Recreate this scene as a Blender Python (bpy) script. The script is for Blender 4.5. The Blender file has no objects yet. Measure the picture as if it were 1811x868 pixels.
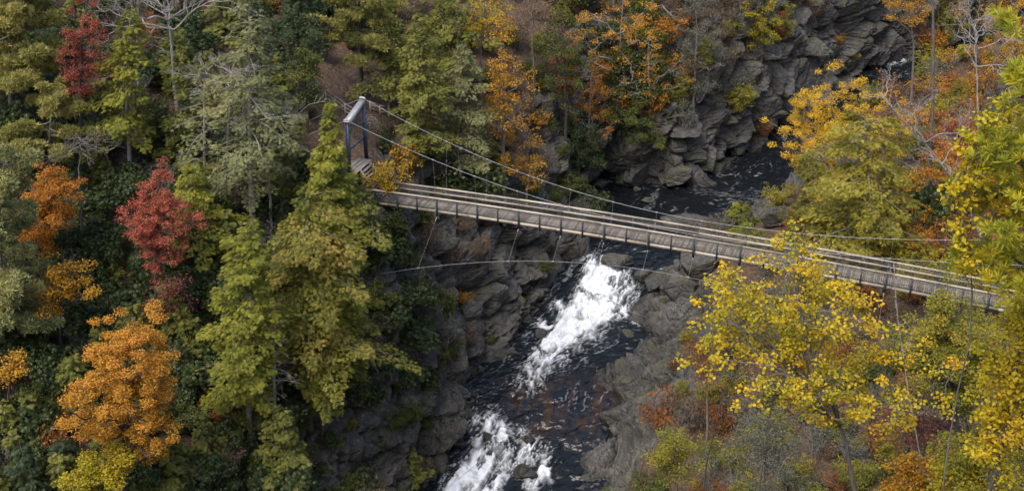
import bpy, math, random
import numpy as np
from mathutils import Vector
from mathutils.bvhtree import BVHTree

SC = bpy.context.scene
COL = SC.collection
PI = math.pi
rad = math.radians

# ------------------------------------------------------------------ camera
W, H, F = 1811.0, 868.0, 2186.0
CZ, PITCH = 47.0, rad(28)
cp, sp = math.cos(PITCH), math.sin(PITCH)
CAM = np.array([0., 0., CZ])

def ray(px, py):
    a, b = (px - 905.5) / F, (434.0 - py) / F
    v = np.array([a, cp + b * sp, -sp + b * cp])
    return v / np.linalg.norm(v)

def at_z(px, py, z):
    r = ray(px, py)
    return CAM + r * ((z - CZ) / r[2])

def at_d(px, py, d):
    r = ray(px, py)
    return CAM + r * (d / r[1])

def to_px(p):
    p = np.asarray(p, float) - CAM
    dep = p[1] * cp - p[2] * sp
    return 905.5 + p[0] / dep * F, 434.0 - (p[1] * sp + p[2] * cp) / dep * F, dep

cam = bpy.data.cameras.new('camera')
camo = bpy.data.objects.new('camera', cam)
COL.objects.link(camo)
camo.location = CAM
camo.rotation_euler = (PI / 2 - PITCH, 0, 0)
cam.sensor_width = 36
cam.lens = 36 * F / W
cam.clip_start, cam.clip_end = 0.5, 2000
SC.camera = camo

# ------------------------------------------------------------------ light
SUN_EL, SUN_AZ = 57, 216          # azimuth clockwise from +Y: the light comes from the left, a little behind
wd = bpy.data.worlds.new('World')
SC.world = wd
wd.use_nodes = True
nt = wd.node_tree
sky = nt.nodes.new('ShaderNodeTexSky')
sky.sky_type = 'NISHITA'
sky.sun_disc = False
sky.sun_elevation = rad(SUN_EL)
sky.sun_rotation = rad(SUN_AZ)
sky.air_density = 1.0
sky.dust_density = 4.0
sky.ozone_density = 1.0
nt.links.new(sky.outputs[0], nt.nodes['Background'].inputs[0])
nt.nodes['Background'].inputs[1].default_value = 0.15
sl = bpy.data.lights.new('sun', 'SUN')
sl.energy = 1.15
sl.angle = rad(30)
sl.color = (1.0, 0.95, 0.87)
so = bpy.data.objects.new('sun', sl)
COL.objects.link(so)
dv = Vector((math.sin(rad(SUN_AZ)) * math.cos(rad(SUN_EL)), math.cos(rad(SUN_AZ)) * math.cos(rad(SUN_EL)), math.sin(rad(SUN_EL))))
so.rotation_euler = dv.to_track_quat('Z', 'Y').to_euler()
so.location = (60, 20, 120)
SC.view_settings.view_transform = 'Standard'
SC.view_settings.look = 'None'
SC.view_settings.exposure = 0.93
SC.view_settings.gamma = 1
SC.view_settings.use_curve_mapping = False
SC.render.engine = 'CYCLES'
SC.cycles.use_denoising = True
SC.cycles.max_bounces = 6
SC.cycles.diffuse_bounces = 3
SC.cycles.glossy_bounces = 2
SC.cycles.transmission_bounces = 3
SC.cycles.transparent_max_bounces = 4
SC.cycles.caustics_reflective = False
SC.cycles.caustics_refractive = False

# ------------------------------------------------------------------ noise (numpy)
def hash3(i, j, k, seed):
    h = (i.astype(np.int64) * 374761393 + j.astype(np.int64) * 668265263 + k.astype(np.int64) * 2147483647 + seed * 1274126177) & 0xffffffff
    h = ((h ^ (h >> 13)) * 1274126177) & 0xffffffff
    h = ((h ^ (h >> 16)) * 2246822519) & 0xffffffff
    h = h ^ (h >> 15)
    return (h & 0xffffff) / float(0x1000000)

def vnoise(P, seed=0):
    f = np.floor(P).astype(np.int64)
    t = P - f
    t = t * t * (3 - 2 * t)
    r = 0
    for a in (0, 1):
        wa = t[:, 0] if a else 1 - t[:, 0]
        for b in (0, 1):
            wb = t[:, 1] if b else 1 - t[:, 1]
            for c in (0, 1):
                wc = t[:, 2] if c else 1 - t[:, 2]
                r = r + wa * wb * wc * hash3(f[:, 0] + a, f[:, 1] + b, f[:, 2] + c, seed)
    return r * 2 - 1

def fbm(P, oct=4, seed=0):
    r, a = 0, 1.0
    for o in range(oct):
        r = r + a * vnoise(P * 2 ** o, seed + o * 7)
        a *= 0.5
    return r

def cells(Q, seed):
    """nearest-cell offset vector, distance gap to the second cell, three random numbers of the cell"""
    f = np.floor(Q).astype(np.int64)
    n = len(Q)
    d1 = np.full(n, 9.); d2 = np.full(n, 9.)
    off = np.zeros((n, 3)); idn = np.zeros((n, 3), np.int64)
    for a in (-1, 0, 1):
        for b in (-1, 0, 1):
            for c in (-1, 0, 1):
                i, j, k = f[:, 0] + a, f[:, 1] + b, f[:, 2] + c
                pt = np.stack([i + hash3(i, j, k, seed), j + hash3(i, j, k, seed + 1), k + hash3(i, j, k, seed + 2)], 1)
                v = Q - pt
                d = np.sqrt((v * v).sum(1))
                m = d < d1
                d2 = np.where(m, d1, np.minimum(d2, d))
                d1 = np.where(m, d, d1)
                off[m] = v[m]
                idn[m] = np.stack([i, j, k], 1)[m]
    g = np.stack([hash3(idn[:, 0], idn[:, 1], idn[:, 2], seed + 11 + q) * 2 - 1 for q in range(4)], 1)
    return off, d2 - d1, g

def sstep(a, b, x):
    t = np.clip((x - a) / (b - a), 0, 1)
    return t * t * (3 - 2 * t)

# ------------------------------------------------------------------ mesh helpers
class Geo:
    def __init__(s):
        s.v, s.f, s.r, s.m, s.n = [], [], [], [], 0
    def add(s, V, Fc, rnd=0.5, mi=0):
        V = np.asarray(V, float); Fc = np.asarray(Fc, np.int64)
        s.v.append(V)
        s.f.append((Fc + s.n, mi))
        s.r.append(np.broadcast_to(np.asarray(rnd, float), (len(V),)))
        s.n += len(V)
    def mesh(s, name, mats, smooth=False):
        me = bpy.data.meshes.new(name)
        V = np.concatenate(s.v).astype(np.float32)
        me.vertices.add(len(V)); me.vertices.foreach_set('co', V.ravel())
        loops = np.concatenate([f.ravel() for f, _ in s.f]).astype(np.int32)
        cnt = np.concatenate([np.full(len(f), f.shape[1]) for f, _ in s.f]).astype(np.int32)
        mi = np.concatenate([np.full(len(f), m) for f, m in s.f]).astype(np.int32)
        me.loops.add(len(loops)); me.loops.foreach_set('vertex_index', loops)
        me.polygons.add(len(cnt))
        me.polygons.foreach_set('loop_start', np.concatenate([[0], np.cumsum(cnt)[:-1]]).astype(np.int32))
        me.polygons.foreach_set('loop_total', cnt)
        me.polygons.foreach_set('material_index', mi)
        if smooth:
            me.polygons.foreach_set('use_smooth', np.ones(len(cnt), bool))
        at = me.attributes.new('rnd', 'FLOAT', 'POINT')
        at.data.foreach_set('value', np.concatenate(s.r).astype(np.float32))
        for m in (mats if isinstance(mats, (list, tuple)) else [mats]):
            me.materials.append(m)
        me.update(calc_edges=True)
        return me
    def obj(s, name, mats, parent=None, smooth=False):
        o = bpy.data.objects.new(name, s.mesh(name, mats, smooth))
        COL.objects.link(o)
        if parent: o.parent = parent
        return o

def tag(o, label=None, cat=None, group=None, kind=None):
    if label: o['label'] = label
    if cat: o['category'] = cat
    if group: o['group'] = group
    if kind: o['kind'] = kind
    return o

def empty(name, loc=(0, 0, 0), rz=0.0):
    o = bpy.data.objects.new(name, None)
    o.empty_display_size = 0.3
    COL.objects.link(o)
    o.location = tuple(float(c) for c in loc); o.rotation_euler = (0, 0, rz)
    return o

def tube(g, P, R, k=6, rnd=0.5, mi=0, cap=True):
    P = np.asarray(P, float); n = len(P)
    R = np.broadcast_to(np.asarray(R, float), (n,))
    T = np.gradient(P, axis=0) if n > 2 else np.repeat((P[1] - P[0])[None], n, 0)
    T = T / (np.linalg.norm(T, axis=1, keepdims=True) + 1e-9)
    ref = np.array([0., 0, 1]) if abs(T[:, 2]).mean() < 0.8 else np.array([1., 0, 0])
    U = np.cross(T, ref); U /= (np.linalg.norm(U, axis=1, keepdims=True) + 1e-9)
    Vv = np.cross(T, U)
    a = np.arange(k) * 2 * PI / k
    V = P[:, None] + R[:, None, None] * (np.cos(a)[None, :, None] * U[:, None] + np.sin(a)[None, :, None] * Vv[:, None])
    i = np.arange(n - 1)[:, None] * k; j = np.arange(k)[None]
    jn = (j + 1) % k
    Fq = np.stack([i + j, i + jn, i + k + jn, i + k + j], -1).reshape(-1, 4)
    g.add(V.reshape(-1, 3), Fq, rnd, mi)
    if cap and k == 4:
        g.f.append((np.array([[3, 2, 1, 0]]) + g.n - n * k, mi)); g.f.append((np.array([[0, 1, 2, 3]]) + g.n - k, mi))

def box(g, c, ax, ay, az, rnd=0.5, mi=0):
    """box with centre c and half-axis vectors"""
    c, ax, ay, az = (np.asarray(q, float) for q in (c, ax, ay, az))
    V = [c + x * ax + y * ay + z * az for z in (-1, 1) for y in (-1, 1) for x in (-1, 1)]
    g.add(V, [[0, 2, 3, 1], [4, 5, 7, 6], [0, 1, 5, 4], [2, 6, 7, 3], [0, 4, 6, 2], [1, 3, 7, 5]], rnd, mi)

def beam(g, a, b, w, h, rnd=0.5, mi=0, up=(0, 0, 1)):
    """bar from a to b, w across, h along up"""
    a, b, up = (np.asarray(q, float) for q in (a, b, up))
    t = b - a; L = np.linalg.norm(t); t /= L
    s = np.cross(t, up); s /= np.linalg.norm(s) + 1e-9
    u = np.cross(s, t)
    box(g, (a + b) / 2, t * L / 2, s * w / 2, u * h / 2, rnd, mi)

# ------------------------------------------------------------------ material helpers
def newmat(name):
    m = bpy.data.materials.new(name); m.use_nodes = True
    n = m.node_tree.nodes; b = n['Principled BSDF']
    return m, n, m.node_tree.links, b

def ramp(n, stops, interp='LINEAR'):
    r = n.new('ShaderNodeValToRGB'); e = r.color_ramp.elements
    r.color_ramp.interpolation = interp
    while len(e) < len(stops): e.new(0.5)
    for q, (p, c) in zip(e, stops):
        q.position = p; q.color = (*c, 1)
    return r

def mathn(n, l, op, a, b=None, c=None, clamp=False):
    m = n.new('ShaderNodeMath'); m.operation = op; m.use_clamp = clamp
    for i, v in enumerate((a, b, c)):
        if v is None: continue
        if isinstance(v, (int, float)): m.inputs[i].default_value = v
        else: l.new(v, m.inputs[i])
    return m.outputs[0]

def attr(n, name):
    a = n.new('ShaderNodeAttribute'); a.attribute_name = name
    return a

def noise(n, l, scale, detail=3, rough=0.55, vec=None, dist=0.0):
    t = n.new('ShaderNodeTexNoise')
    t.inputs['Scale'].default_value = scale; t.inputs['Detail'].default_value = detail
    t.inputs['Roughness'].default_value = rough; t.inputs['Distortion'].default_value = dist
    if vec is not None: l.new(vec, t.inputs['Vector'])
    return t.outputs['Fac']

def mixc(n, l, fac, a, b):
    m = n.new('ShaderNodeMix'); m.data_type = 'RGBA'
    for s, v in ((m.inputs[0], fac), (m.inputs[6], a), (m.inputs[7], b)):
        if isinstance(v, (int, float)): s.default_value = v
        elif isinstance(v, tuple): s.default_value = (*v, 1)
        else: l.new(v, s)
    return m.outputs[2]

def leafmat(name, cols, trans=0.35, clump=0.35, rough=0.55, spread=0.8):
    m, n, l, b = newmat(name)
    a = attr(n, 'rnd')
    tc = n.new('ShaderNodeTexCoord')
    ns = noise(n, l, clump, 2, 0.6, tc.outputs['Object'])
    oi = n.new('ShaderNodeObjectInfo')
    f = mathn(n, l, 'MULTIPLY_ADD', a.outputs['Fac'], spread, mathn(n, l, 'MULTIPLY_ADD', ns, 1.3, -0.65 + (0.5 - spread / 2)))
    f = mathn(n, l, 'ADD', f, mathn(n, l, 'MULTIPLY_ADD', oi.outputs['Random'], 0.16, -0.08), clamp=True)
    r = ramp(n, [(i / (len(cols) - 1), c) for i, c in enumerate(cols)])
    l.new(f, r.inputs[0])
    l.new(r.outputs[0], b.inputs['Base Color'])
    b.inputs['Roughness'].default_value = rough
    b.inputs['Specular IOR Level'].default_value = 0.3
    t = n.new('ShaderNodeBsdfTranslucent'); l.new(r.outputs[0], t.inputs['Color'])
    ms = n.new('ShaderNodeMixShader'); ms.inputs[0].default_value = trans
    l.new(b.outputs[0], ms.inputs[1]); l.new(t.outputs[0], ms.inputs[2])
    l.new(ms.outputs[0], n['Material Output'].inputs[0])
    return m

def barkmat(name, c1, c2, scale=6):
    m, n, l, b = newmat(name)
    tc = n.new('ShaderNodeTexCoord')
    mp = n.new('ShaderNodeMapping'); mp.inputs['Scale'].default_value = (1, 1, 0.25)
    l.new(tc.outputs['Object'], mp.inputs[0])
    f = noise(n, l, scale, 4, 0.65, mp.outputs[0])
    r = ramp(n, [(0.3, c1), (0.7, c2)]); l.new(f, r.inputs[0])
    l.new(r.outputs[0], b.inputs['Base Color']); b.inputs['Roughness'].default_value = 0.9
    bp = n.new('ShaderNodeBump'); bp.inputs['Strength'].default_value = 0.6; bp.inputs['Distance'].default_value = 0.03
    l.new(f, bp.inputs['Height']); l.new(bp.outputs[0], b.inputs['Normal'])
    return m

def plainmat(name, c, rough=0.6, metal=0.0, var=0.25, scale=8):
    m, n, l, b = newmat(name)
    tc = n.new('ShaderNodeTexCoord')
    f = noise(n, l, scale, 4, 0.6, tc.outputs['Object'])
    r = ramp(n, [(0.3, tuple(q * (1 - var) for q in c)), (0.7, tuple(min(1, q * (1 + var)) for q in c))])
    a = attr(n, 'rnd')
    f2 = mathn(n, l, 'ADD', f, mathn(n, l, 'MULTIPLY_ADD', a.outputs['Fac'], 0.5, -0.25))
    l.new(f2, r.inputs[0]); l.new(r.outputs[0], b.inputs['Base Color'])
    b.inputs['Roughness'].default_value = rough; b.inputs['Metallic'].default_value = metal
    return m
# ------------------------------------------------------------------ terrain: two banks lofted through stations along the river
# each station: bed, water edge, then five rising points of the bank (world metres)
LB = [
 [(-42,16,-30),(-46,22,-27),(-52,28,-18),(-58,34,-10),(-68,42,-2),(-85,55,10),(-125,80,36)],
 [(-22,38,-29),(-27,42,-26.5),(-32,45,-18),(-37,48,-10),(-46,52,-3),(-65,62,8),(-115,85,35)],
 [(-9,68,-28),(-13,71,-25.5),(-17,72,-18),(-21,73,-10),(-31,76,-4),(-52,82,8),(-108,100,35)],
 [(-1,87,-27),(-6.6,87.6,-24.4),(-9.2,88,-17),(-12.6,88.2,-8),(-19,89,-1),(-45,96,8),(-102,118,34)],
 [(2,96,-24.5),(-3.4,96,-21.9),(-6.3,96.7,-13),(-9.6,97.2,-4.5),(-14,98.5,2.2),(-38,107,9),(-92,130,33)],
 [(3,102,-23.5),(-3.1,101,-20.7),(-5.8,102,-13),(-9.0,102.8,-5),(-14,105,3.2),(-35,115,10),(-87,138,33)],
 [(7,109,-22.5),(1.4,109,-20.1),(-2.3,110,-13),(-5.8,111,-6),(-12,114,2),(-32,123,10.5),(-82,147,33)],
 [(11.5,116,-21),(7.3,116.5,-18.5),(3.2,116.2,-13),(-0.8,116.3,-8),(-8,119,0),(-28,130,10.5),(-77,154,33)],
 [(14,123,-19),(8.9,124,-16.6),(6.7,125.6,-13),(4,126.5,-8),(0,128,-1),(-20,138,11),(-70,161,33)],
 [(19,132,-19),(9.5,137,-16.2),(12.5,135,-11),(10,136.3,-6),(7,139,0),(-10,149,12),(-60,172,35)],
 [(26,132,-18.5),(20.9,133.4,-16.1),(19.6,134,-10),(18.3,135.5,-6),(16.5,140,1),(5,153,13),(-47,181,36)],
 [(32,139,-18),(28.6,141,-15.9),(27.9,142,-9.5),(27,143,-3),(25.5,146,3),(15,160,14),(-36,191,37)],
 [(40,151,-17),(37,152,-15),(37,152.6,-7.5),(36.6,153.6,-1.5),(35,156,5),(28,170,16),(-15,206,40)],
 [(51,161,-16),(48,162.7,-14),(48,163.3,-8),(47.5,164.2,-2),(46.6,167,6),(42,180,16),(10,216,40)],
 [(58,166,-14.5),(56,167.6,-12.5),(56.2,168.7,-6.5),(56.5,170.2,0),(57,174,8),(55,188,18),(40,223,42)],
 [(69,172.5,-13),(68,174,-11),(69,176,-4),(70,178,3),(72,182,10),(76,196,20),(80,231,44)],
 [(90,176,-11),(90,178,-9),(91,180,-2),(92,183,5),(94,187,12),(100,200,22),(117,236,46)],
 [(130,174,-10),(130,176,-8),(130,178,-1),(130,181,6),(130,186,13),(132,200,23),(140,236,46)],
]
RB = [
 [(-42,16,-30),(-37,17,-27),(-30,10,-15),(-20,0,5),(-8,-6,25),(-2,-12,40),(8,-40,46)],
 [(-22,38,-29),(-18,40,-26.5),(-12,34,-20),(-5,25,-6),(1,16,14),(5,8,30),(16,-14,45)],
 [(-9,68,-28),(-5,70,-25.5),(0,66,-22),(9,58,-14),(17,50,-4),(26,40,10),(46,14,38)],
 [(-1,87,-27),(5.3,87,-24.4),(9.5,84.5,-21),(17,76,-14),(25,66,-5),(36,55,8),(66,36,36)],
 [(2,96,-24.5),(8.3,96,-21.9),(13,94,-18.5),(19.5,88,-13),(28,78,-5),(42,68,6),(78,52,32)],
 [(3,102,-23.5),(9.5,102,-20.7),(14,99.5,-18),(20,94.5,-13),(29,86,-5.5),(44,76,3),(83,64,28)],
 [(7,109,-22.5),(12.9,106.8,-20.1),(16.5,105,-17.5),(22,100.5,-13),(31,93,-6),(47,84,1.5),(88,74,26)],
 [(11.5,116,-21),(15.5,113.5,-18.5),(19.5,111,-15.5),(24,107,-12),(33,100,-6.5),(50,92,0),(94,83,24)],
 [(14,123,-19),(20,121,-16.6),(24,119.5,-14.5),(29,115.5,-11),(37,108,-6),(54,100,0),(99,92,24)],
 [(19,132,-19),(28,128,-16.2),(32,126.5,-13.5),(39,120,-9),(48,113,-3.5),(64,106,3),(108,98,26)],
 [(26,132,-18.5),(31,131,-16.1),(35,129.5,-13.3),(43,123,-8.5),(52,116,-3),(68,109,3.5),(112,102,27)],
 [(32,139,-18),(33.4,135,-15.9),(38,133,-13),(47,126,-8),(57,119,-2.5),(74,112,4),(118,106,28)],
 [(40,151,-17),(42,150,-15),(46,148,-12),(55,141,-7),(65,133,-1),(84,124,6),(128,116,30)],
 [(51,161,-16),(53,160.5,-14),(57,158,-11.5),(66,150,-6),(77,142,0),(98,132,8),(144,123,32)],
 [(58,166,-14.5),(59,165,-12.5),(63,162,-10),(74,155,-5),(86,147,1),(108,138,9),(154,130,33)],
 [(69,172.5,-13),(70,171,-11),(74,168,-9),(84,160,-4),(97,152,2),(120,144,10),(164,136,33)],
 [(90,176,-11),(90,174,-9),(94,170,-7),(102,163,-2),(112,156,4),(135,148,12),(179,140,34)],
 [(130,174,-10),(130,171,-8),(133,167,-5),(140,160,0),(148,154,6),(165,148,14),(204,140,35)],
]
WZ = [-27,-26.4,-25.5,-24.3,-21.9,-20.7,-20.1,-18.4,-16.6,-16.2,-16.1,-15.9,-15,-14,-12.5,-11,-9,-8]
LB, RB = np.array(LB, float), np.array(RB, float)
NS = len(LB)

def catmull(C, u):
    """C (n, ...) control values, u in [0, n-1]"""
    n = len(C)
    i = np.clip(np.floor(u).astype(int), 0, n - 2)
    t = (u - i).reshape((-1,) + (1,) * (C.ndim - 1))
    p0, p1, p2, p3 = C[np.maximum(i - 1, 0)], C[i], C[i + 1], C[np.minimum(i + 2, n - 1)]
    return 0.5 * (2 * p1 + (p2 - p0) * t + (2 * p0 - 5 * p1 + 4 * p2 - p3) * t * t + (3 * p1 - p0 - 3 * p2 + p3) * t ** 3)

def along(C, step):
    """station parameters spaced about STEP metres along the polyline C"""
    uu = np.linspace(0, len(C) - 1, 2000)
    P = catmull(C, uu)
    L = np.concatenate([[0], np.cumsum(np.linalg.norm(np.diff(P, axis=0), axis=1))])
    n = int(L[-1] / step)
    return np.interp(np.linspace(0, L[-1], n), L, uu), np.linspace(0, L[-1], n)

US, LS = along((LB[:, 1] + RB[:, 1]) / 2, 0.36)
# finer samples across the steep part, coarser on the wooded slopes
VL = np.concatenate([np.linspace(0, 1, 8)[:-1], np.linspace(1, 4, 84)[:-1], np.linspace(4, 5, 40)[:-1], np.linspace(5, 6, 30)])
VR = np.concatenate([np.linspace(0, 1, 8)[:-1], np.linspace(1, 3, 62)[:-1], np.linspace(3, 4, 28)[:-1], np.linspace(4, 6, 50)])

# rows of rock height: how far up (in k) bare rock goes at each station
ROCKL = np.array([3,3,3,3.2,3.3,3.3,3.2,3.2,2.9,2.9,3.1,3.6,4.4,4.6,4.4,4,4,4.])
ROCKR = np.array([1.5,1.6,1.7,2.1,2.4,2.5,2.6,2.5,2.3,1.8,1.7,1.6,1.6,1.6,1.6,1.6,1.6,1.6])

def rot(P, ax, ay):
    ca, sa, cb, sb = math.cos(ax), math.sin(ax), math.cos(ay), math.sin(ay)
    x, y, z = P[:, 0], P[:, 1], P[:, 2]
    y, z = ca * y - sa * z, sa * y + ca * z
    x, z = cb * x + sb * z, -sb * x + cb * z
    return np.stack([x, y, z], 1)

def bank(C, V, rockk, flip, seed):
    S = catmull(C, US)                                    # (s, 7, 3)
    G = np.stack([catmull(S[i], V) for i in range(len(US))])   # (s, v, 3)
    ns, nv = G.shape[:2]
    du, dvv = np.gradient(G, axis=0), np.gradient(G, axis=1)
    N = np.cross(du, dvv); N /= np.linalg.norm(N, axis=2, keepdims=True) + 1e-9
    if flip: N = -N
    P = G.reshape(-1, 3); Nn = N.reshape(-1, 3)
    v = np.tile(V, ns)
    rk = np.repeat(np.interp(US, np.arange(NS), rockk), nv)
    wob = fbm(P * 0.22, 3, seed) * 0.6
    rock = (1 - sstep(rk - 0.25, rk + 0.35, v + wob * 0.7))
    rock = np.maximum(rock, sstep(0.82, 0.62, Nn[:, 2]) * (1 - sstep(rk + 1.2, rk + 1.9, v)) * 0.9)
    B = rot(P, 0.35, 0.8)                                # dipping beds
    o1, g1, r1 = cells((B + 0.5 * np.stack([fbm(B * 0.3, 2, seed + 61), fbm(B * 0.3, 2, seed + 62), fbm(B * 0.3, 2, seed + 63)], 1)) / np.array([5.2, 4.2, 2.5]), seed)
    o2, g2, r2 = cells(B / np.array([2.1, 1.8, 1.35]) + 7.3, seed + 50)
    o3, g3, r3 = cells(B / np.array([0.85, 0.75, 0.6]) + 3.1, seed + 90)
    d = 0.80 * r1[:, 3] + 1.75 * (o1 * r1[:, :3]).sum(1) - 0.7 * (1 - sstep(0, 0.10, g1))
    far_ = np.repeat(sstep(8.6, 10.2, US), nv) if not flip else 0 * v
    w2_ = sstep(-0.1, 0.4, fbm(P * 0.3, 2, seed + 31)) * (1 - .7 * far_)
    d *= 1 + .35 * far_
    d += w2_ * (0.22 * r2[:, 3] + 0.46 * (o2 * r2[:, :3]).sum(1)) - 0.22 * (1 - sstep(0, 0.08, g2))
    d += w2_ * (0.05 * r3[:, 3] + 0.10 * (o3 * r3[:, :3]).sum(1))
    o4, g4, r4 = cells((P + 0.7 * np.stack([fbm(P * .25, 2, seed + 71), fbm(P * .25, 2, seed + 72), P[:, 2] * 0], 1)) / np.array([2.6, 2.6, 7.5]), seed + 130)
    d += 0.40 * r4[:, 3] + 0.35 * (o4 * r4[:, :3]).sum(1) - 0.55 * (1 - sstep(0, 0.09, g4))
    d += 0.07 * fbm(P * 1.5, 2, seed + 3) + 0.9 * fbm(P * 0.13, 2, seed + 5)
    D2 = d.reshape(ns, nv)
    for _ in range(1):
        D2 = np.pad(D2, 1, mode='edge')
        D2 = .90 * D2[1:-1, 1:-1] + .025 * (D2[:-2, 1:-1] + D2[2:, 1:-1] + D2[1:-1, :-2] + D2[1:-1, 2:])
    d = D2.ravel()
    soft = 0.5 * fbm(P * 0.16, 3, seed + 9) + 0.22 * fbm(P * 0.6, 3, seed + 19)
    amp = np.where(v < 0.6, 0.3, 1.0) * (0.66 if flip else 1.0)
    if flip: d = d - 0.55 * (1 - sstep(0, 0.05, g1))
    P = P + Nn * (rock * d * amp + (1 - rock) * soft)[:, None]
    idx = np.arange(ns * nv).reshape(ns, nv)
    Q = np.stack([idx[:-1, :-1], idx[1:, :-1], idx[1:, 1:], idx[:-1, 1:]], -1).reshape(-1, 4)
    if flip: Q = Q[:, ::-1]
    wz = np.repeat(np.interp(US, np.arange(NS), WZ), nv)
    wet = 1 - sstep(0.1, 1.3 if not flip else 0.7, P[:, 2] - wz + 0.5 * fbm(P * 0.5, 2, seed))
    return P, Q, rock, wet

def mat_ground():
    m, n, l, b = newmat('rock_and_litter')
    geo = n.new('ShaderNodeNewGeometry'); P = geo.outputs['Position']
    rk = attr(n, 'rock').outputs['Fac']; wt = attr(n, 'wet').outputs['Fac']
    mp = n.new('ShaderNodeMapping'); mp.inputs['Rotation'].default_value = (0.35, 0.8, 0); mp.inputs['Scale'].default_value = (0.7, 0.75, 1.25)
    l.new(P, mp.inputs[0]); B = mp.outputs[0]
    n1 = noise(n, l, 0.35, 5, 0.62, B); n2 = noise(n, l, 2.2, 5, 0.7, B); n3 = noise(n, l, 7.0, 3, 0.6, P); n4 = noise(n, l, 0.5, 4, 0.6, P)
    f = mathn(n, l, 'ADD', mathn(n, l, 'MULTIPLY', n1, 0.5), mathn(n, l, 'MULTIPLY', n2, 0.5))
    r = ramp(n, [(0.30, (0.020, 0.0195, 0.019)), (0.46, (0.056, 0.054, 0.052)), (0.58, (0.105, 0.10, 0.095)), (0.73, (0.27, 0.262, 0.25))])
    l.new(f, r.inputs[0]); c = r.outputs[0]
    br = ramp(n, [(0.52, (0, 0, 0)), (0.68, (1, 1, 1))]); l.new(n4, br.inputs[0])
    c = mixc(n, l, mathn(n, l, 'MULTIPLY', br.outputs[0], 0.32), c, (0.10, 0.075, 0.048))
    li = ramp(n, [(0.60, (0, 0, 0)), (0.68, (1, 1, 1))]); l.new(n3, li.inputs[0])
    c = mixc(n, l, mathn(n, l, 'MULTIPLY', li.outputs[0], 0.35), c, (0.33, 0.34, 0.30))
    # moss on ledges
    sx = n.new('ShaderNodeSeparateXYZ'); l.new(geo.outputs['Normal'], sx.inputs[0])
    ms = mathn(n, l, 'MULTIPLY', mathn(n, l, 'SUBTRACT', sx.outputs[2], 0.62), mathn(n, l, 'MULTIPLY', mathn(n, l, 'SUBTRACT', n4, 0.47), 14.0), clamp=True)
    c = mixc(n, l, mathn(n, l, 'MULTIPLY', ms, 0.8), c, (0.075, 0.085, 0.03))
    c = mixc(n, l, mathn(n, l, 'MULTIPLY', wt, 0.8), c, (0.022, 0.021, 0.02))
    # litter
    vo = n.new('ShaderNodeTexVoronoi'); vo.inputs['Scale'].default_value = 6.0; l.new(P, vo.inputs['Vector'])
    sc = n.new('ShaderNodeSeparateColor'); l.new(vo.outputs['Color'], sc.inputs[0])
    lr = ramp(n, [(0.0, (0.035, 0.025, 0.018)), (0.5, (0.085, 0.058, 0.038)), (0.8, (0.14, 0.085, 0.05)), (1.0, (0.24, 0.13, 0.05))])
    l.new(mathn(n, l, 'ADD', mathn(n, l, 'MULTIPLY', sc.outputs[0], 0.6), mathn(n, l, 'MULTIPLY', n4, 0.4)), lr.inputs[0])
    edge = ramp(n, [(0.42, (0, 0, 0)), (0.58, (1, 1, 1))]); l.new(mathn(n, l, 'ADD', rk, mathn(n, l, 'MULTIPLY_ADD', n2, 0.7, -0.35)), edge.inputs[0])
    c = mixc(n, l, edge.outputs[0], lr.outputs[0], c)
    v2 = n.new('ShaderNodeTexVoronoi'); v2.feature = 'DISTANCE_TO_EDGE'; v2.inputs['Scale'].default_value = 0.8; l.new(B, v2.inputs['Vector'])
    cr = mathn(n, l, 'MINIMUM', mathn(n, l, 'MULTIPLY', v2.outputs['Distance'], 7.0), 1.0)
    l.new(c, b.inputs['Base Color'])
    l.new(mathn(n, l, 'MULTIPLY_ADD', wt, -0.45, 0.85), b.inputs['Roughness'])
    b.inputs['Specular IOR Level'].default_value = 0.35
    hgt = mathn(n, l, 'ADD', mathn(n, l, 'MULTIPLY', cr, 0.45), mathn(n, l, 'ADD', mathn(n, l, 'MULTIPLY', n2, 1.1), mathn(n, l, 'MULTIPLY', n3, 0.25)))
    bp = n.new('ShaderNodeBump'); bp.inputs['Strength'].default_value = 0.9; bp.inputs['Distance'].default_value = 0.22
    l.new(hgt, bp.inputs['Height']); l.new(bp.outputs[0], b.inputs['Normal'])
    return m

GROUND = mat_ground()
BV = []
def make_bank(name, C, V, rk, flip, seed):
    P, Q, rock, wet = bank(C, V, rk, flip, seed)
    g = Geo(); g.add(P, Q)
    o = g.obj(name, GROUND)
    for an, av in (('rock', rock), ('wet', wet)):
        a = o.data.attributes.new(an, 'FLOAT', 'POINT'); a.data.foreach_set('value', av.astype(np.float32))
    o.data.polygons.foreach_set('use_smooth', (rock[Q].mean(1) < 0.3))
    tag(o, kind='structure')
    BV.append((BVHTree.FromPolygons(P.tolist(), Q.tolist()), Q, rock))
    return o
make_bank('terrain_left_bank', LB, VL, ROCKL, False, 3)
make_bank('terrain_right_bank', RB, VR, ROCKR, True, 40)

def hit(px, py):
    r = ray(px, py); best = None
    for bv, Q, rock in BV:
        p, nn, i, dd = bv.ray_cast(Vector(CAM), Vector(r))
        if p is not None and (best is None or dd < best[3]):
            best = (np.array(p), np.array(nn), float(rock[Q[i]].mean()), dd)
    return best

def ground(x, y, top=120.0):
    best = None
    for bv, Q, rock in BV:
        p, nn, i, dd = bv.ray_cast(Vector((x, y, top)), Vector((0, 0, -1)))
        if p is not None and (best is None or p[2] > best[0]):
            best = (p[2], np.array(nn), float(rock[Q[i]].mean()))
    return best

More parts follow.
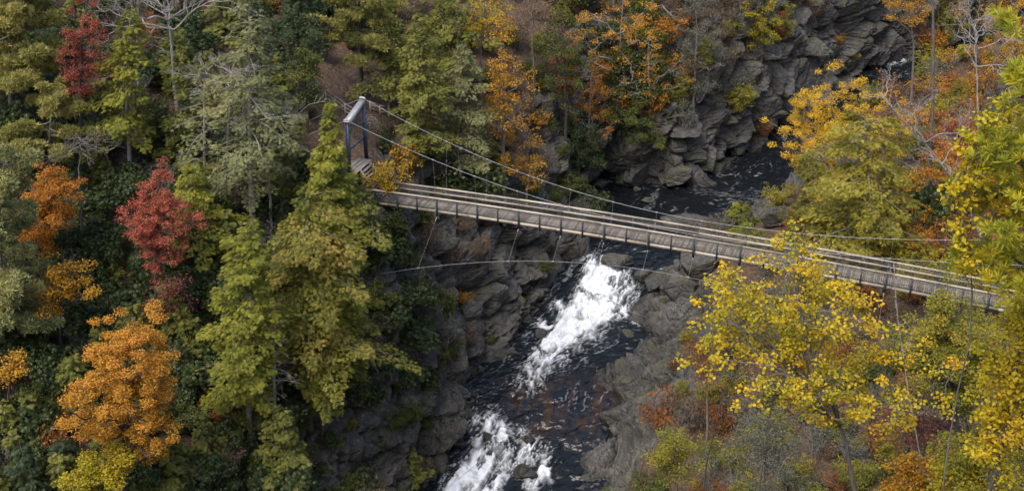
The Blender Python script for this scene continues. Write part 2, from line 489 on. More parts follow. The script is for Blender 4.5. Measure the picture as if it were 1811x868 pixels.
# ------------------------------------------------------------------ river
EL, ER = LB[:, 1].copy(), RB[:, 1].copy()
EL[:, 2] = WZ; ER[:, 2] = WZ
UW, LW = along((EL + ER) / 2, 0.13)
TW = np.linspace(-0.22, 1.22, 132)
A_, B_ = catmull(EL, UW), catmull(ER, UW)
WP = A_[:, None] * (1 - TW)[None, :, None] + B_[:, None] * TW[None, :, None]
wzr = np.interp(UW, np.arange(NS), WZ)
# drops of the two rapids are short and steep: reshape the profile between stations
def profile(u):
    z = catmull(np.array(WZ, float)[:, None], u)[:, 0]
    return z
WP[:, :, 2] = profile(UW)[:, None]
w2 = WP.reshape(-1, 3)
Lw = np.repeat(LW, len(TW)); Tm = (np.tile(TW, len(UW)) - 0.5) * np.repeat(np.linalg.norm(B_ - A_, axis=1), len(TW))
fpx = [to_px(p) for p in w2[::1]] if False else None
def proj(P):
    q = P - CAM; dep = q[:, 1] * cp - q[:, 2] * sp
    return 905.5 + q[:, 0] / dep * F, 434 - (q[:, 1] * sp + q[:, 2] * cp) / dep * F
PX, PY = proj(w2)
# white water: strokes laid over the river's plan (read off the photograph, kept as plan positions)
STROKES = [  # x, y, half width, strength
 (1058,462,16,.6),(1085,466,14,.6),(1050,480,26,1),(1085,488,34,1.15),(1100,505,28,1.1),(1052,505,34,1.15),(1070,530,48,1.05),(1035,540,36,1.15),(1010,560,34,1.1),
 (1060,560,34,.72),(1095,545,28,.72),(1000,582,40,1.0),(1040,580,40,.8),(985,600,30,1.0),(970,618,28,1.0),(1010,605,36,.68),(960,632,32,.95),(945,655,30,.72),(930,675,28,.5),(990,640,26,.55),
 (960,575,22,.55),(935,598,20,.45),(905,625,22,.4),(985,545,24,.55),(1120,530,22,.4),(1130,560,26,.4),(1170,485,14,.7),(1150,478,10,.4),
 (840,748,20,.8),(866,758,24,1.05),(890,772,20,.6),(925,765,11,.6),(880,785,34,1.05),(845,785,22,.8),(930,800,28,1),(965,808,22,.8),(890,810,36,.9),(850,820,36,1.1),(825,845,36,1.15),(875,850,30,.6),(805,870,36,1.1),(960,830,20,.7),(935,850,22,.7),(975,790,12,.5),(850,880,40,1),
 (1590,100,12,.85),(1600,92,10,.8),(1570,112,10,.6),(1580,105,12,.7),
]
foam = np.zeros(len(w2))
for (x, y, r, s) in STROKES:
    c = at_z(x, y, 0); 
    # plan position of the stroke on the water
    dd = np.hypot((PX - x), (PY - y) * 1.25)
    k = np.argmin(dd); c = w2[k]
    m_per = np.linalg.norm(c - CAM) / F
    rr = r * m_per * 1.02
    q = np.hypot(w2[:, 0] - c[0], (w2[:, 1] - c[1]) * 0.62)
    foam = np.maximum(foam, s * (1 - sstep(0.0, 1.35, q / rr)) * 0.86)
def P2(a_, b_, o_=0.0): return np.stack([Lw * a_, Tm * b_, Lw * 0 + o_], 1)
q0 = P2(.30, .55)
wx, wy = fbm(q0, 4, 51), fbm(q0 + 7.7, 4, 52)
q1 = np.stack([Lw * .42 + 1.1 * wx, Tm * .95 + 1.1 * wy, Lw * 0], 1)
wx2, wy2 = fbm(q1 * 1.5, 3, 53), fbm(q1 * 1.5 + 3.3, 3, 54)
q2 = q1 + .45 * np.stack([wx2, wy2, wx2 * 0], 1)
n1 = fbm(q2 * 1.1, 4, 55)
rg = 1 - np.abs(fbm(q2 * 1.5 + 5, 3, 56)) * 2.0
rg2 = 1 - np.abs(fbm(q2 * 3.4 + 2, 3, 57)) * 2.0
body = sstep(.30, 1.02, foam * 1.42 + .50 * n1 - .12)
fil = np.maximum(sstep(.62, .98, rg), .75 * sstep(.66, 1.0, rg2)) * sstep(.03, .42, foam + .20 * n1) * .72
holes = sstep(.30, .62, fbm(q2 * .9 + 11, 3, 58)) * (1 - sstep(.95, 1.3, foam))
white = np.clip(np.maximum(body * (1 - .88 * holes), fil) , 0, 1)
calm = sstep(.86, 1.0, 1 - np.abs(fbm(P2(.55, .9, 3) + .5 * np.stack([wx, wy, wx * 0], 1), 3, 59)) * 2.2) * sstep(.10, .45, fbm(P2(.22, .3, 8), 2, 60))
white = np.maximum(white, .30 * calm)  # pale flecks on calm water: drifting foam, plus glints painted into the colour
turb = fbm(q2 * 1.6, 3, 5)
rip = fbm(P2(1.3, 1.1, 9), 3, 21)
w2[:, 2] += np.clip(foam, 0, 1) * (.35 * turb + .10) + .42 * white * np.clip(foam * 1.5, 0, 1) * (.6 + .6 * rg) + (1 - np.clip(foam, 0, 1)) * (.09 * rip + .10 * fbm(w2 * .35, 2, 31))
idx = np.arange(len(w2)).reshape(len(UW), len(TW))
Qw = np.stack([idx[:-1, :-1], idx[:-1, 1:], idx[1:, 1:], idx[1:, :-1]], -1).reshape(-1, 4)

def mat_water():
    m, n, l, b = newmat('river_water')
    fo = attr(n, 'foam').outputs['Fac']; fc = attr(n, 'flow').outputs['Vector']
    def mapped(sx, sy):
        mp = n.new('ShaderNodeMapping'); mp.inputs['Scale'].default_value = (sx, sy, 1); l.new(fc, mp.inputs[0]); return mp.outputs[0]
    M = lambda op, x, y=None, z=None, c=False: mathn(n, l, op, x, y, z, c)
    ridge = lambda v, k_: M('SUBTRACT', 1.0, M('MULTIPLY', M('ABSOLUTE', M('SUBTRACT', v, 0.5)), k_), None, True)
    mid = noise(n, l, 2.2, 5, 0.66, mapped(0.7, 1.2), 0.8)
    fine = noise(n, l, 7.0, 4, 0.7, mapped(0.8, 1.2), 0.6)
    wh = attr(n, 'white').outputs['Fac']
    s = M('MULTIPLY', wh, M('MULTIPLY_ADD', fine, 1.1, M('MULTIPLY_ADD', mid, 0.7, 0.12)), None, True)
    k = ramp(n, [(0.03, (0, 0, 0)), (0.45, (0.36,) * 3), (0.9, (1, 1, 1))]); l.new(s, k.inputs[0])
    bed = noise(n, l, 0.5, 5, 0.65, mapped(0.6, 1.3), 1.0)
    br = ramp(n, [(0.40, (0.006, 0.009, 0.013)), (0.70, (0.048, 0.027, 0.014))]); l.new(bed, br.inputs[0])
    amber = attr(n, 'shoal').outputs['Fac']
    # aerated water near the foam is grey green
    aer = mixc(n, l, M('MULTIPLY', M('MULTIPLY', fo, fo), 0.9, None, True), (0.007, 0.009, 0.011), (0.032, 0.044, 0.047))
    dk_ = mixc(n, l, amber, aer, br.outputs[0])
    l.new(mixc(n, l, k.outputs[0], dk_, (0.70, 0.74, 0.78)), b.inputs['Base Color'])
    l.new(M('MULTIPLY_ADD', k.outputs[0], 0.6, 0.10), b.inputs['Roughness'])
    b.inputs['IOR'].default_value = 1.33; b.inputs['Specular IOR Level'].default_value = 0.7
    bp = n.new('ShaderNodeBump'); bp.inputs['Strength'].default_value = 0.8; bp.inputs['Distance'].default_value = 0.45
    w1 = noise(n, l, 0.9, 2.5, 0.5, mapped(1.0, 0.8), 0.8)
    l.new(M('ADD', M('ADD', w1, M('MULTIPLY', mid, 0.12)), M('MULTIPLY', s, 0.25)), bp.inputs['Height'])
    l.new(bp.outputs[0], b.inputs['Normal'])
    return m
g = Geo(); g.add(w2, Qw)
wo = g.obj('river_water', mat_water(), smooth=True)
me = wo.data
me.attributes.new('white', 'FLOAT', 'POINT').data.foreach_set('value', white.astype(np.float32))
me.attributes.new('foam', 'FLOAT', 'POINT').data.foreach_set('value', foam.astype(np.float32))
sh = sstep(640, 690, PY) * (1 - sstep(745, 800, PY)) * sstep(880, 930, PX)
me.attributes.new('shoal', 'FLOAT', 'POINT').data.foreach_set('value', sh.astype(np.float32))
me.attributes.new('flow', 'FLOAT_VECTOR', 'POINT').data.foreach_set('vector', np.stack([Lw, Tm, Lw * 0], 1).astype(np.float32).ravel())
tag(wo, kind='structure')
# ------------------------------------------------------------------ suspension footbridge
M_WOOD = plainmat('weathered_timber', (0.34, 0.295, 0.23), 0.8, 0, 0.3, 5)
M_DECK = plainmat('deck_boards', (0.255, 0.222, 0.18), 0.85, 0, 0.4, 4)
M_STEEL = plainmat('blue_grey_painted_steel', (0.05, 0.068, 0.085), 0.5, 0.2, 0.25, 6)
M_TOWER = plainmat('blue_painted_steel', (0.045, 0.075, 0.115), 0.5, 0.1, 0.25, 4)
M_CAP = plainmat('pale_flashing', (0.36, 0.36, 0.37), 0.5, 0.2, 0.15, 4)
M_CABLE = plainmat('galvanised_cable', (0.22, 0.225, 0.24), 0.5, 0.2, 0.2, 6)
M_MESH = plainmat('galvanised_mesh', (0.20, 0.205, 0.21), 0.5, 0.3, 0.1, 6)

ZU = np.array([0, 0, 1.0])
RW = 1.95                                                   # rail to rail
N0, N1 = at_z(702, 342.5, 1.1), at_z(1659, 501.2, 1.1)
AX = (N1 - N0) / 24.0; STEP = np.linalg.norm(AX); AX = AX / STEP
PV = np.array([AX[1], -AX[0], 0.0])                          # towards the camera
if PV[1] > 0: PV = -PV
I0, I1 = -2.6, 28.5                                          # deck ends, in post intervals
def camber(i):
    u = (i + 1) / 26.0
    return 0.42 * (1 - (2 * u - 1) ** 2)
def dk(i, o, z):
    """point at post interval i, o metres towards the camera from the centre line, z above the deck"""
    return N0 - PV * RW / 2 - ZU * 1.1 + AX * STEP * i + PV * o + ZU * (z + camber(i))
BR = empty('suspension_footbridge', dk(I0, 0, 0))
tag(BR, 'long wooden suspension footbridge with steel posts strung across the rocky gorge', 'bridge')
BR_O = np.array(BR.location)
class BG(Geo):
    def put(s, name, mats, parent=BR, smooth=False, base=None):
        b = BR_O if base is None else base
        s.v = [q - b for q in s.v]
        return s.obj(name, mats, parent, smooth)
rng = np.random.RandomState(4)
g = BG()
nb = int((I1 - I0) * STEP / 0.155)
for q in range(nb):
    i = I0 + (q + 0.5) / nb * (I1 - I0)
    c = dk(i, 0, -0.02 + rng.uniform(-.006, .006))
    box(g, c, AX * 0.068, PV * (0.86 + rng.uniform(-.02, .02)), ZU * 0.025, rng.rand())
g.put('deck', M_DECK)
def run(name, o, z, w, h, mat, up=ZU, a=I0, b=I1, seg=1.0):
    g = BG(); n = int((b - a) / seg)
    for q in range(n):
        i, j = a + q * (b - a) / n, a + (q + 1) * (b - a) / n
        e = rng.uniform(-.006, .006)
        beam(g, dk(i, o, z + e), dk(j - 0.012, o, z + e), w, h, rng.rand())
    return g.put(name, mat)
for sd in (1, -1):
    run('side_beam', sd * 0.90, -0.17, 0.10, 0.24, M_WOOD, seg=2.0)
    run('top_rail', sd * RW / 2, 1.10, 0.20, 0.09, M_WOOD, seg=2.0)
    run('middle_rail', sd * (RW / 2 - 0.07), 0.62 if sd < 0 else 0.80, 0.05, 0.16 if sd < 0 else 0.08, M_WOOD, seg=2.0)
    run('lower_rail', sd * (RW / 2 - 0.02), 0.12, 0.03, 0.05, M_STEEL, seg=2.0)
    # chain-link panel between the rails
    g = BG()
    sp_ = 0.11; z0, z1 = 0.05, 1.02
    k = (z1 - z0) / (STEP)
    n = int((I1 - I0) * STEP / sp_)
    for q in range(n):
        i = I0 + q * sp_ / STEP
        for s2 in (0, 1):
            i2 = i + 0.5 * (z1 - z0) / STEP
            za, zb = (z0, z1) if s2 == 0 else (z1, z0)
            if i2 < I1:
                beam(g, dk(i, sd * (RW / 2 - 0.03), za), dk(i2, sd * (RW / 2 - 0.03), zb), 0.009, 0.009)
    g.put('wire_mesh', M_MESH)
for i in range(-2, 29):
    for sd in (1, -1):
        g = BG()
        o = sd * (RW / 2 + 0.02)
        big = i % 2 == 0
        w = 0.09 if big else 0.065
        low = -0.62 if big else -0.5
        box(g, dk(i, o, (1.06 + low) / 2), AX * w, PV * 0.035, ZU * (1.06 - low) / 2)
        box(g, dk(i, o + sd * 0.05, (1.06 + low) / 2), AX * 0.012, PV * 0.03, ZU * (1.06 - low) / 2)
        g.put('post', M_STEEL)
    g = BG()
    box(g, dk(i, 0, -0.36), AX * 0.05, PV * (RW / 2 + 0.05), ZU * 0.07)
    g.put('cross_beam', M_STEEL)
# main cables
IT = -2.2
def chz(i, sd=-1):
    return 1.58 + ((0.0262 if sd < 0 else 0.0228) * (14 - i) ** 2 if i < 14 else (0.0195 if sd < 0 else 0.0150) * (i - 14) ** 2)
def cho(i):
    return 1.30 + 0.22 * abs((i - 14) / 15.8) ** 1.5
IR = 31.0
for sd in (1, -1):
    g = BG()
    ii = np.linspace(IT, IR, 66)
    tube(g, [dk(i, sd * cho(i), chz(i, sd)) for i in ii], 0.024, 6)
    # backstays to the bank behind each tower
    tube(g, [dk(IT, sd * cho(IT), chz(IT, sd)), dk(IT - 6.5, sd * (cho(IT) + 1), 2.5)], 0.03, 6)
    tube(g, [dk(IR, sd * cho(IR), chz(IR)), dk(IR + 6, sd * (cho(IR) + 1), 3.0)], 0.03, 6)
    g.put('main_cable', M_CABLE, smooth=True)
    for i in range(0, 29, 2):
        g = BG()
        top = dk(i + 0.0, sd * cho(i), chz(i, sd)); bot = dk(i, sd * (RW / 2 + 0.08), -0.4)
        tube(g, [top, bot], 0.010, 5)
        tube(g, [top - AX * 0.09, top + AX * 0.09], 0.055, 6)
        g.put('hanger', M_CABLE)
# wind cable below, bowed out on the downstream side
def wnd(i):
    return dk(i, RW / 2 + 1.35 + (0.0235 if i < 13 else 0.010) * (i - 13) ** 2, -0.62 - 1.1 - (0.0145 if i < 13 else 0.008) * (i - 13) ** 2)
g = BG()
tube(g, [wnd(i) for i in np.linspace(-0.2, 26.5, 50)], 0.018, 6)
g.put('wind_cable', M_CABLE, smooth=True)
for i in (2, 6, 8, 10, 12, 14, 16, 18, 20, 22, 24):
    g = BG()
    a, b = dk(i, RW / 2 + 0.05, -0.62), wnd(i)
    tube(g, [a, b], 0.009, 5)
    tube(g, [a, a + (b - a) * 0.09], 0.045, 6)
    tube(g, [b - AX * 0.1, b + AX * 0.1], 0.05, 6)
    g.put('tie_rod', M_CABLE)
# towers: two posts, a raked pale cap across the tops, saddles
def tower(i, down):
    base = dk(i, 0, 0)
    t = bpy.data.objects.new('tower', None); COL.objects.link(t); t.parent = BR; t.location = base - BR_O
    tops = []
    for sd in (1, -1):
        o = sd * cho(i)
        hz = chz(i, sd) - 0.12
        g = BG()
        a, b = dk(i, o + sd * 0.12, down), dk(i, o, hz)
        u = (b - a) / np.linalg.norm(b - a)
        for q in (-1, 1):
            box(g, (a + b) / 2 + AX * 0.13 * q, AX * 0.018, PV * 0.11, (b - a) / 2)
        box(g, (a + b) / 2, AX * 0.115, PV * 0.02, (b - a) / 2)
        box(g, a + u * 0.05, AX * 0.34, PV * 0.3, u * 0.04)
        g.put('post', M_TOWER, t, base=base)
        tops.append(b)
        g = BG(); tube(g, [b - AX * 0.25 + ZU * 0.10, b + ZU * 0.16, b + AX * 0.25 + ZU * 0.10], 0.1, 8); g.put('saddle', M_CAP, t, base=base)
    g = BG()
    m = (tops[0] + tops[1]) / 2
    box(g, m + ZU * 0.02, AX * 0.26, (tops[0] - tops[1]) / 2 + PV * 0.18, ZU * 0.03)
    box(g, m - ZU * 0.17 + AX * 0.22, AX * 0.02, (tops[0] - tops[1]) / 2, ZU * 0.155)
    box(g, m - ZU * 0.17 - AX * 0.22, AX * 0.02, (tops[0] - tops[1]) / 2, ZU * 0.155)
    g.put('cap_beam', M_CAP, t, base=base)
    g = BG()
    pa, pb = dk(i, cho(i), down + 2.2), dk(i, -cho(i), down + 2.2)
    beam(g, pa, pb, 0.1, 0.14); beam(g, dk(i, cho(i), chz(i, 1) - 0.5), dk(i, -cho(i), down + 3.4), 0.08, 0.08); beam(g, dk(i, -cho(i), chz(i) - 0.5), dk(i, cho(i), down + 3.4), 0.08, 0.08)
    g.put('bracing', M_TOWER, t, base=base)
TBZ = 2.75
tower(IT, TBZ - 0.1)
tower(IR, -2.0)
# landing and stairs between the tower and the lower deck end
g = BG()
for q in range(11):
    c = dk(-0.85 - 0.09 * q, 0, 0.05 + 0.255 * q)
    box(g, c, AX * 0.14, PV * 0.9, ZU * 0.03, rng.rand())
for o in (-0.9, 0.9):
    beam(g, dk(-0.75, o, 0.0), dk(-1.85, o, 2.75), 0.06, 0.26, 0.4)
g.put('stairs', M_DECK)
g = BG()
for q in range(16):
    box(g, dk(-1.9 - 0.085 * q, 0.1, TBZ + 0.02 + rng.uniform(-.01, .01)), AX * 0.078, PV * 1.55, ZU * 0.03, rng.rand())
beam(g, dk(-1.86, 1.5, TBZ - 0.15), dk(-3.3, 1.5, TBZ - 0.15), 0.1, 0.22); beam(g, dk(-1.86, -1.4, TBZ - 0.15), dk(-3.3, -1.4, TBZ - 0.15), 0.1, 0.22)
g.put('landing', M_DECK)

# boardwalk railing and bench-like barrier on the bank behind the tower
def railing(name, pix, lab, rails, hgt, cat, grp=None):
    pts = []
    for (x, y) in pix:
        hq = hit(x, y); pts.append(hq[0])
    r = empty(name, pts[0]); tag(r, lab, cat, grp); b = np.array(r.location)
    for q, p in enumerate(pts):
        g = BG(); box(g, p + ZU * (hgt / 2 - 0.2), (0.065, 0, 0), (0, 0.065, 0), ZU * (hgt / 2 + 0.2), rng.rand()); g.put('post', M_WOOD2, r, base=b)
    for z in rails:
        g = BG()
        for a, c in zip(pts[:-1], pts[1:]):
            beam(g, a + ZU * z, c + ZU * z, 0.06, 0.14, rng.rand())
        g.put('rail', M_WOOD2, r, base=b)
M_WOOD2 = plainmat('brown_grey_timber', (0.26, 0.225, 0.19), 0.8, 0, 0.3, 5)
railing('wooden_railing', [(577, 180), (594, 190), (611, 203), (628, 214)], 'weathered wooden railing sloping down towards the back of the bridge tower', (0.35, 0.72, 1.1), 1.15, 'railing')
railing('wooden_railing', [(655, 196), (672, 203), (687, 205), (689, 194)], 'low brown timber barrier around the dirt clearing behind the bridge tower', (0.3, 0.62, 0.92), 1.0, 'railing')
# coil of dead vine by the tower
g = BG(); c0 = hit(655, 228)[0] + ZU * 0.6
for q in range(16):
    t_ = np.linspace(0, 2 * PI, 26); r_ = rng.uniform(.35, .75); ph = rng.uniform(0, 6.28)
    n1 = np.array([math.cos(ph), math.sin(ph), rng.uniform(-.5, .5)]); n2 = np.array([0, 0, 1.]) + rng.uniform(-.3, .3, 3)
    tube(g, c0 + rng.uniform(-.3, .3, 3) + np.outer(np.cos(t_), n1) * r_ + np.outer(np.sin(t_), n2) * r_, 0.022, 4, rng.rand())
o = g.put('dead_vine', barkmat('vine_bark', (0.12, 0.10, 0.085), (0.3, 0.27, 0.24)), None, base=np.zeros(3)); tag(o, 'tangled coil of grey dead vine beside the bridge tower foot', 'vine')
# ------------------------------------------------------------------ plants: generators (all shapes in metres, base of the trunk at the origin)
def norm(v):
    return v / (np.linalg.norm(v, axis=-1, keepdims=True) + 1e-9)

def frames(D, Nn):
    """orthonormal frames whose x axis is D and whose z axis is close to Nn"""
    X = norm(D); Z = norm(Nn - (Nn * X).sum(-1, keepdims=True) * X); Y = np.cross(Z, X)
    return np.stack([X, Y, Z], -1)                           # columns

def stamp(g, TV, TF, P, M, S, rnd, mi=0, jit=0.0, rng=None):
    """copy template (TV, TF) to every point"""
    S = np.broadcast_to(np.asarray(S, float), (len(P),))
    V = np.einsum('nij,mj->nmi', M, TV) * S[:, None, None] + P[:, None]
    m = len(TV)
    Fc = (TF[None] + (np.arange(len(P)) * m)[:, None, None]).reshape(-1, TF.shape[1])
    g.add(V.reshape(-1, 3), Fc, np.repeat(rnd, m), mi)

def tmpl(parts):
    """parts: list of polygons (4 points each) -> template"""
    V, Fc = [], []
    for p in parts:
        Fc.append(np.arange(4) + len(V)); V += [np.asarray(q, float) for q in p]
    return np.array(V), np.array(Fc)

def blade(a, ang, L, w, z0=0.0, z1=0.0):
    """thin rhomb from point a, direction ANG in the xy plane"""
    a = np.asarray(a, float); d = np.array([math.cos(ang), math.sin(ang), 0]); s = np.array([-d[1], d[0], 0])
    m = a + d * L * 0.45 + np.array([0, 0, z0]); e = a + d * L + np.array([0, 0, z1])
    return [a, m + s * w / 2, e, m - s * w / 2]

T_LEAF = tmpl([[(0, 0, 0), (0.45, 0.30, 0.06), (1, 0, -0.06), (0.45, -0.30, 0.06)]])
T_LEAF2 = tmpl([[(0, 0, 0), (0.35, 0.36, 0.05), (0.75, 0.24, 0.0), (1, 0, -0.08)], [(0, 0, 0), (1, 0, -0.08), (0.75, -0.24, 0.0), (0.35, -0.36, 0.05)]])
# near leaf: broad, four-lobed
T_TULIP = tmpl([[(0, 0, 0), (0.12, 0.34, 0.06), (0.46, 0.50, 0.02), (0.50, 0.0, -0.04)], [(0.50, 0, -0.04), (0.46, 0.50, 0.02), (0.78, 0.30, -0.02), (0.92, 0.0, -0.10)],
                [(0, 0, 0), (0.50, 0, -0.04), (0.46, -0.50, 0.02), (0.12, -0.34, 0.06)], [(0.50, 0, -0.04), (0.92, 0, -0.10), (0.78, -0.30, -0.02), (0.46, -0.50, 0.02)]])
T_SPRAY = tmpl([blade((0, 0, 0), 0, 1.0, .10, .03, -.12)] + [blade((t, 0, .01 - .05 * t), s * (0.9 - .25 * t), L, .085, .0, -.08) for t, L in ((.08, .40), (.22, .46), (.36, .46), (.50, .40), (.64, .32)) for s in (1, -1)])
_r = np.random.RandomState(1)
def tuft_template(n, L, w):
    q = []
    for i in range(n):
        el = math.asin(_r.uniform(-0.15, 0.98)); az = i * 2.4 + _r.uniform(-.3, .3)
        d = np.array([math.cos(el) * math.cos(az), math.cos(el) * math.sin(az), math.sin(el)]); s = norm(np.cross(d, _r.normal(size=3)))
        l_ = L * _r.uniform(.75, 1.1)
        q.append([s * w * .3, d * l_ * .5 + s * w * .5, d * l_ + np.array([0, 0, -.04]), d * l_ * .5 - s * w * .5])
    return tmpl(q)
T_TUFT = tuft_template(16, 1.0, 0.16)
T_TUFTN = tuft_template(44, 1.0, 0.085)
T_TUFTN2 = tuft_template(22, 1.0, 0.17)
T_WHORL = tmpl([blade((0, 0, 0), i * 2 * PI / 7, 1.0, .34, .06, -.22) for i in range(7)])
T_GRASS = tmpl([[(0.02 * math.cos(a), .02 * math.sin(a), 0), (.16 * math.cos(a) + .012, .16 * math.sin(a), .5), (.42 * math.cos(a), .42 * math.sin(a), .85), (.16 * math.cos(a) - .012, .16 * math.sin(a), .5)] for a in np.arange(9) * .7])

def rdir(rng, n):
    return norm(rng.normal(size=(n, 3)))

def leaves(g, rng, P, size, tm=T_LEAF, up=1.0, out=None, mi=0, rnd=None, var=0.35):
    n = len(P)
    Nn = rdir(rng, n) * 0.9 + np.array([0, 0, up])
    if out is not None: Nn = Nn + out * 0.5
    D = rdir(rng, n); D[:, 2] *= 0.5
    D[:, 2] -= 0.15
    stamp(g, tm[0], tm[1], P, frames(D, Nn), size * rng.uniform(1 - var, 1 + var, n), rng.rand(n) if rnd is None else rnd, mi)

def curve(a, b, rng, sag=0.0, wob=0.06, n=6):
    a, b = np.asarray(a, float), np.asarray(b, float)
    t = np.linspace(0, 1, n)[:, None]
    L = np.linalg.norm(b - a)
    P = a + (b - a) * t
    P[1:-1] += rng.normal(size=(n - 2, 3)) * wob * L * 0.5
    P[:, 2] += sag * L * (4 * t * (1 - t))[:, 0]
    for _ in range(2 if L > 1.5 else 1):                     # round the corners off
        Q = np.empty((2 * len(P) - 2, 3)); Q[0::2] = .78 * P[:-1] + .22 * P[1:]; Q[1::2] = .22 * P[:-1] + .78 * P[1:]
        Q[0], Q[-1] = P[0], P[-1]; P = Q
    return P

def trunk_path(h, rng, lean=(0, 0), wob=0.02, n=14):
    t = np.linspace(0, 1, n)
    P = np.stack([lean[0] * (.45 * t + .55 * t * t), lean[1] * t, h * t], 1)
    w = rng.normal(size=(n, 2)).cumsum(0) * wob * h / n ** .5
    P[:, :2] += w * t[:, None]
    P[0, 2] = -1.2
    return P

def at_h(P, z):
    return np.array([np.interp(z, P[:, 2], P[:, k]) for k in (0, 1)] + [z])

def hemlock(h, r, cb, rng, dens=1.0, dead=0.12, tr=None, lean=(0, 0), spray=0.37, prof=0.75, top=0.05, dsp=None):
    """feathery conifer: crown from height cb to h, radius r; returns trunk and crown geometry"""
    gt, gc = Geo(), Geo()
    tr = tr or max(0.12, h * 0.014)
    TP = trunk_path(h, rng, lean, 0.012)
    tube(gt, TP, np.linspace(tr, 0.02, len(TP)), 7, rng.rand())
    nb = int((h - cb) * 5.2 * (0.7 + 0.3 * dens) + 6)
    az = rng.uniform(0, 6); s3 = rng.randint(999); cy = rng.uniform(0, 6)
    PP, DD, NN, RR = [], [], [], []
    for q in range(nb):
        f = (q + rng.rand()) / nb
        z = cb + (h - cb) * f
        az += 2.4 + rng.uniform(-.5, .5)
        L = r * (top + (1 - top) * (1 - f) ** prof) * rng.uniform(.6, 1.15) * (0.65 + 0.35 * min(1, f / .12))
        L *= 1.0 + .55 * vnoise(np.array([[math.cos(az) * 1.3, math.sin(az) * 1.3, z * .33 + s3]]), s3)[0] + .12 * math.cos(az - cy)
        if L < 0.25: L = 0.25
        d = np.array([math.cos(az), math.sin(az), 0])
        base = at_h(TP, z)
        up = rng.uniform(-.1, .55); dr = rng.uniform(.2, .55)
        t = np.linspace(0, 1, 7)
        BP = base + d * (L * t)[:, None] + np.array([0, 0, 1.]) * (L * (up * t - dr * t * t))[:, None]
        side0 = np.cross([0, 0, 1.], d)
        BP += side0 * (L * .12 * rng.normal() * t * t)[:, None]
        tube(gt, BP, np.linspace(.012 * L + .014, .006, 7), 4, rng.rand(), cap=False)
        isdead = rng.rand() < dead * (1.6 - f)
        ns = int((8 + L * 50 * dens) * (1.0 if not isdead else 0.12))
        if isdead:
            for _ in range(int(3 + L * 3)):
                tt = rng.uniform(.3, 1); a = base + (BP[-1] - base) * tt; a[2] = np.interp(tt, t, BP[:, 2])
                e = a + (d + side0 * rng.choice([-1, 1]) * rng.uniform(.5, 1.2) + np.array([0, 0, rng.uniform(-.5, .2)])) * rng.uniform(.2, .45) * (L * .4 + .3)
                tube(gt, [a, (a + e) / 2 + rng.normal(size=3) * .04, e], [.012, .009, .005], 3, rng.rand(), cap=False)
        tt = rng.rand(ns) ** .75
        wid = (0.18 + .50 * L * (1 - tt) * np.minimum(1, tt * 3)) 
        so_ = rng.uniform(-1, 1, ns)
        p = np.stack([np.interp(tt, t, BP[:, k]) for k in range(3)], 1)
        p = p + side0 * (so_ * wid)[:, None] - np.array([0, 0, 1.]) * (np.abs(so_) * wid * .25 + rng.uniform(-.20, .22, ns))[:, None] + d * (np.abs(so_) * wid * .5)[:, None]
        dd = d + side0 * (so_ * 1.1)[:, None] + rng.normal(size=(ns, 3)) * .25 - np.array([0, 0, .30])
        PP.append(p); DD.append(dd); NN.append(np.array([0, 0, 1.]) + rng.normal(size=(ns, 3)) * .36 + d * .25); RR.append(np.clip(rng.rand(ns) * .7 + .3 * rng.rand(), 0, 1))
    P = np.concatenate(PP)
    stamp(gc, T_SPRAY[0], T_SPRAY[1], P, frames(np.concatenate(DD), np.concatenate(NN)), spray * rng.uniform(.6, 1.2, len(P)), np.concatenate(RR))
    return gt, gc

def pine(h, r, cb, rng, dens=1.0, lean=(0, 0), tuft=0.42, tr=None, tm=T_TUFT, nb=None, prof=0.35, limb=0.5):
    gt, gc = Geo(), Geo()
    tr = tr or max(0.14, h * 0.014)
    TP = trunk_path(h, rng, lean, 0.02)
    tube(gt, TP, np.linspace(tr, 0.03, len(TP)), 8, rng.rand())
    nb = nb or int((h - cb) * 3.0)
    az = rng.uniform(0, 6)
    for q in range(nb):
        f = (q + rng.rand()) / nb
        z = cb + (h - cb) * f
        az += 2.4 + rng.uniform(-.6, .6)
        L = r * (1 - f * .98) ** prof * rng.uniform(.55, 1.1) * (0.7 + .3 * min(1, f / .15)) + .2
        d = np.array([math.cos(az), math.sin(az), 0])
        b0 = at_h(TP, z); b1 = b0 + d * L + np.array([0, 0, L * rng.uniform(-.05, .35)])
        BP = curve(b0, b1, rng, -.05, .08)
        tube(gt, BP, np.linspace(.016 * L + .02, .012, len(BP)), 5, rng.rand(), cap=False)
        for k in range(int(2 + L * 1.3)):
            tt = rng.uniform(.35, 1.02) if k else 1.0
            c = b0 + (b1 - b0) * tt + np.array([rng.normal() * .30 * L * (1.1 - tt), rng.normal() * .30 * L * (1.1 - tt), rng.normal() * .12])
            tube(gt, [b0 + (b1 - b0) * max(.2, tt - .3), c], [.02, .01], 4, rng.rand(), cap=False)
            rc = rng.uniform(.45, .8) * (.5 + .16 * L)
            n = int(26 * dens * rc * rc / .25)
            q_ = rdir(rng, n) * (rng.rand(n, 1) ** .4)
            P = c + q_ * np.array([rc, rc, rc * .52])
            stamp(gc, tm[0], tm[1], P, frames(rdir(rng, n), np.array([0, 0, 1.]) + q_ * .9 + rng.normal(size=(n, 3)) * .25), tuft * rng.uniform(.7, 1.2, n), np.clip(rng.rand(n) * .6 + .4 * rng.rand(), 0, 1))
    return gt, gc

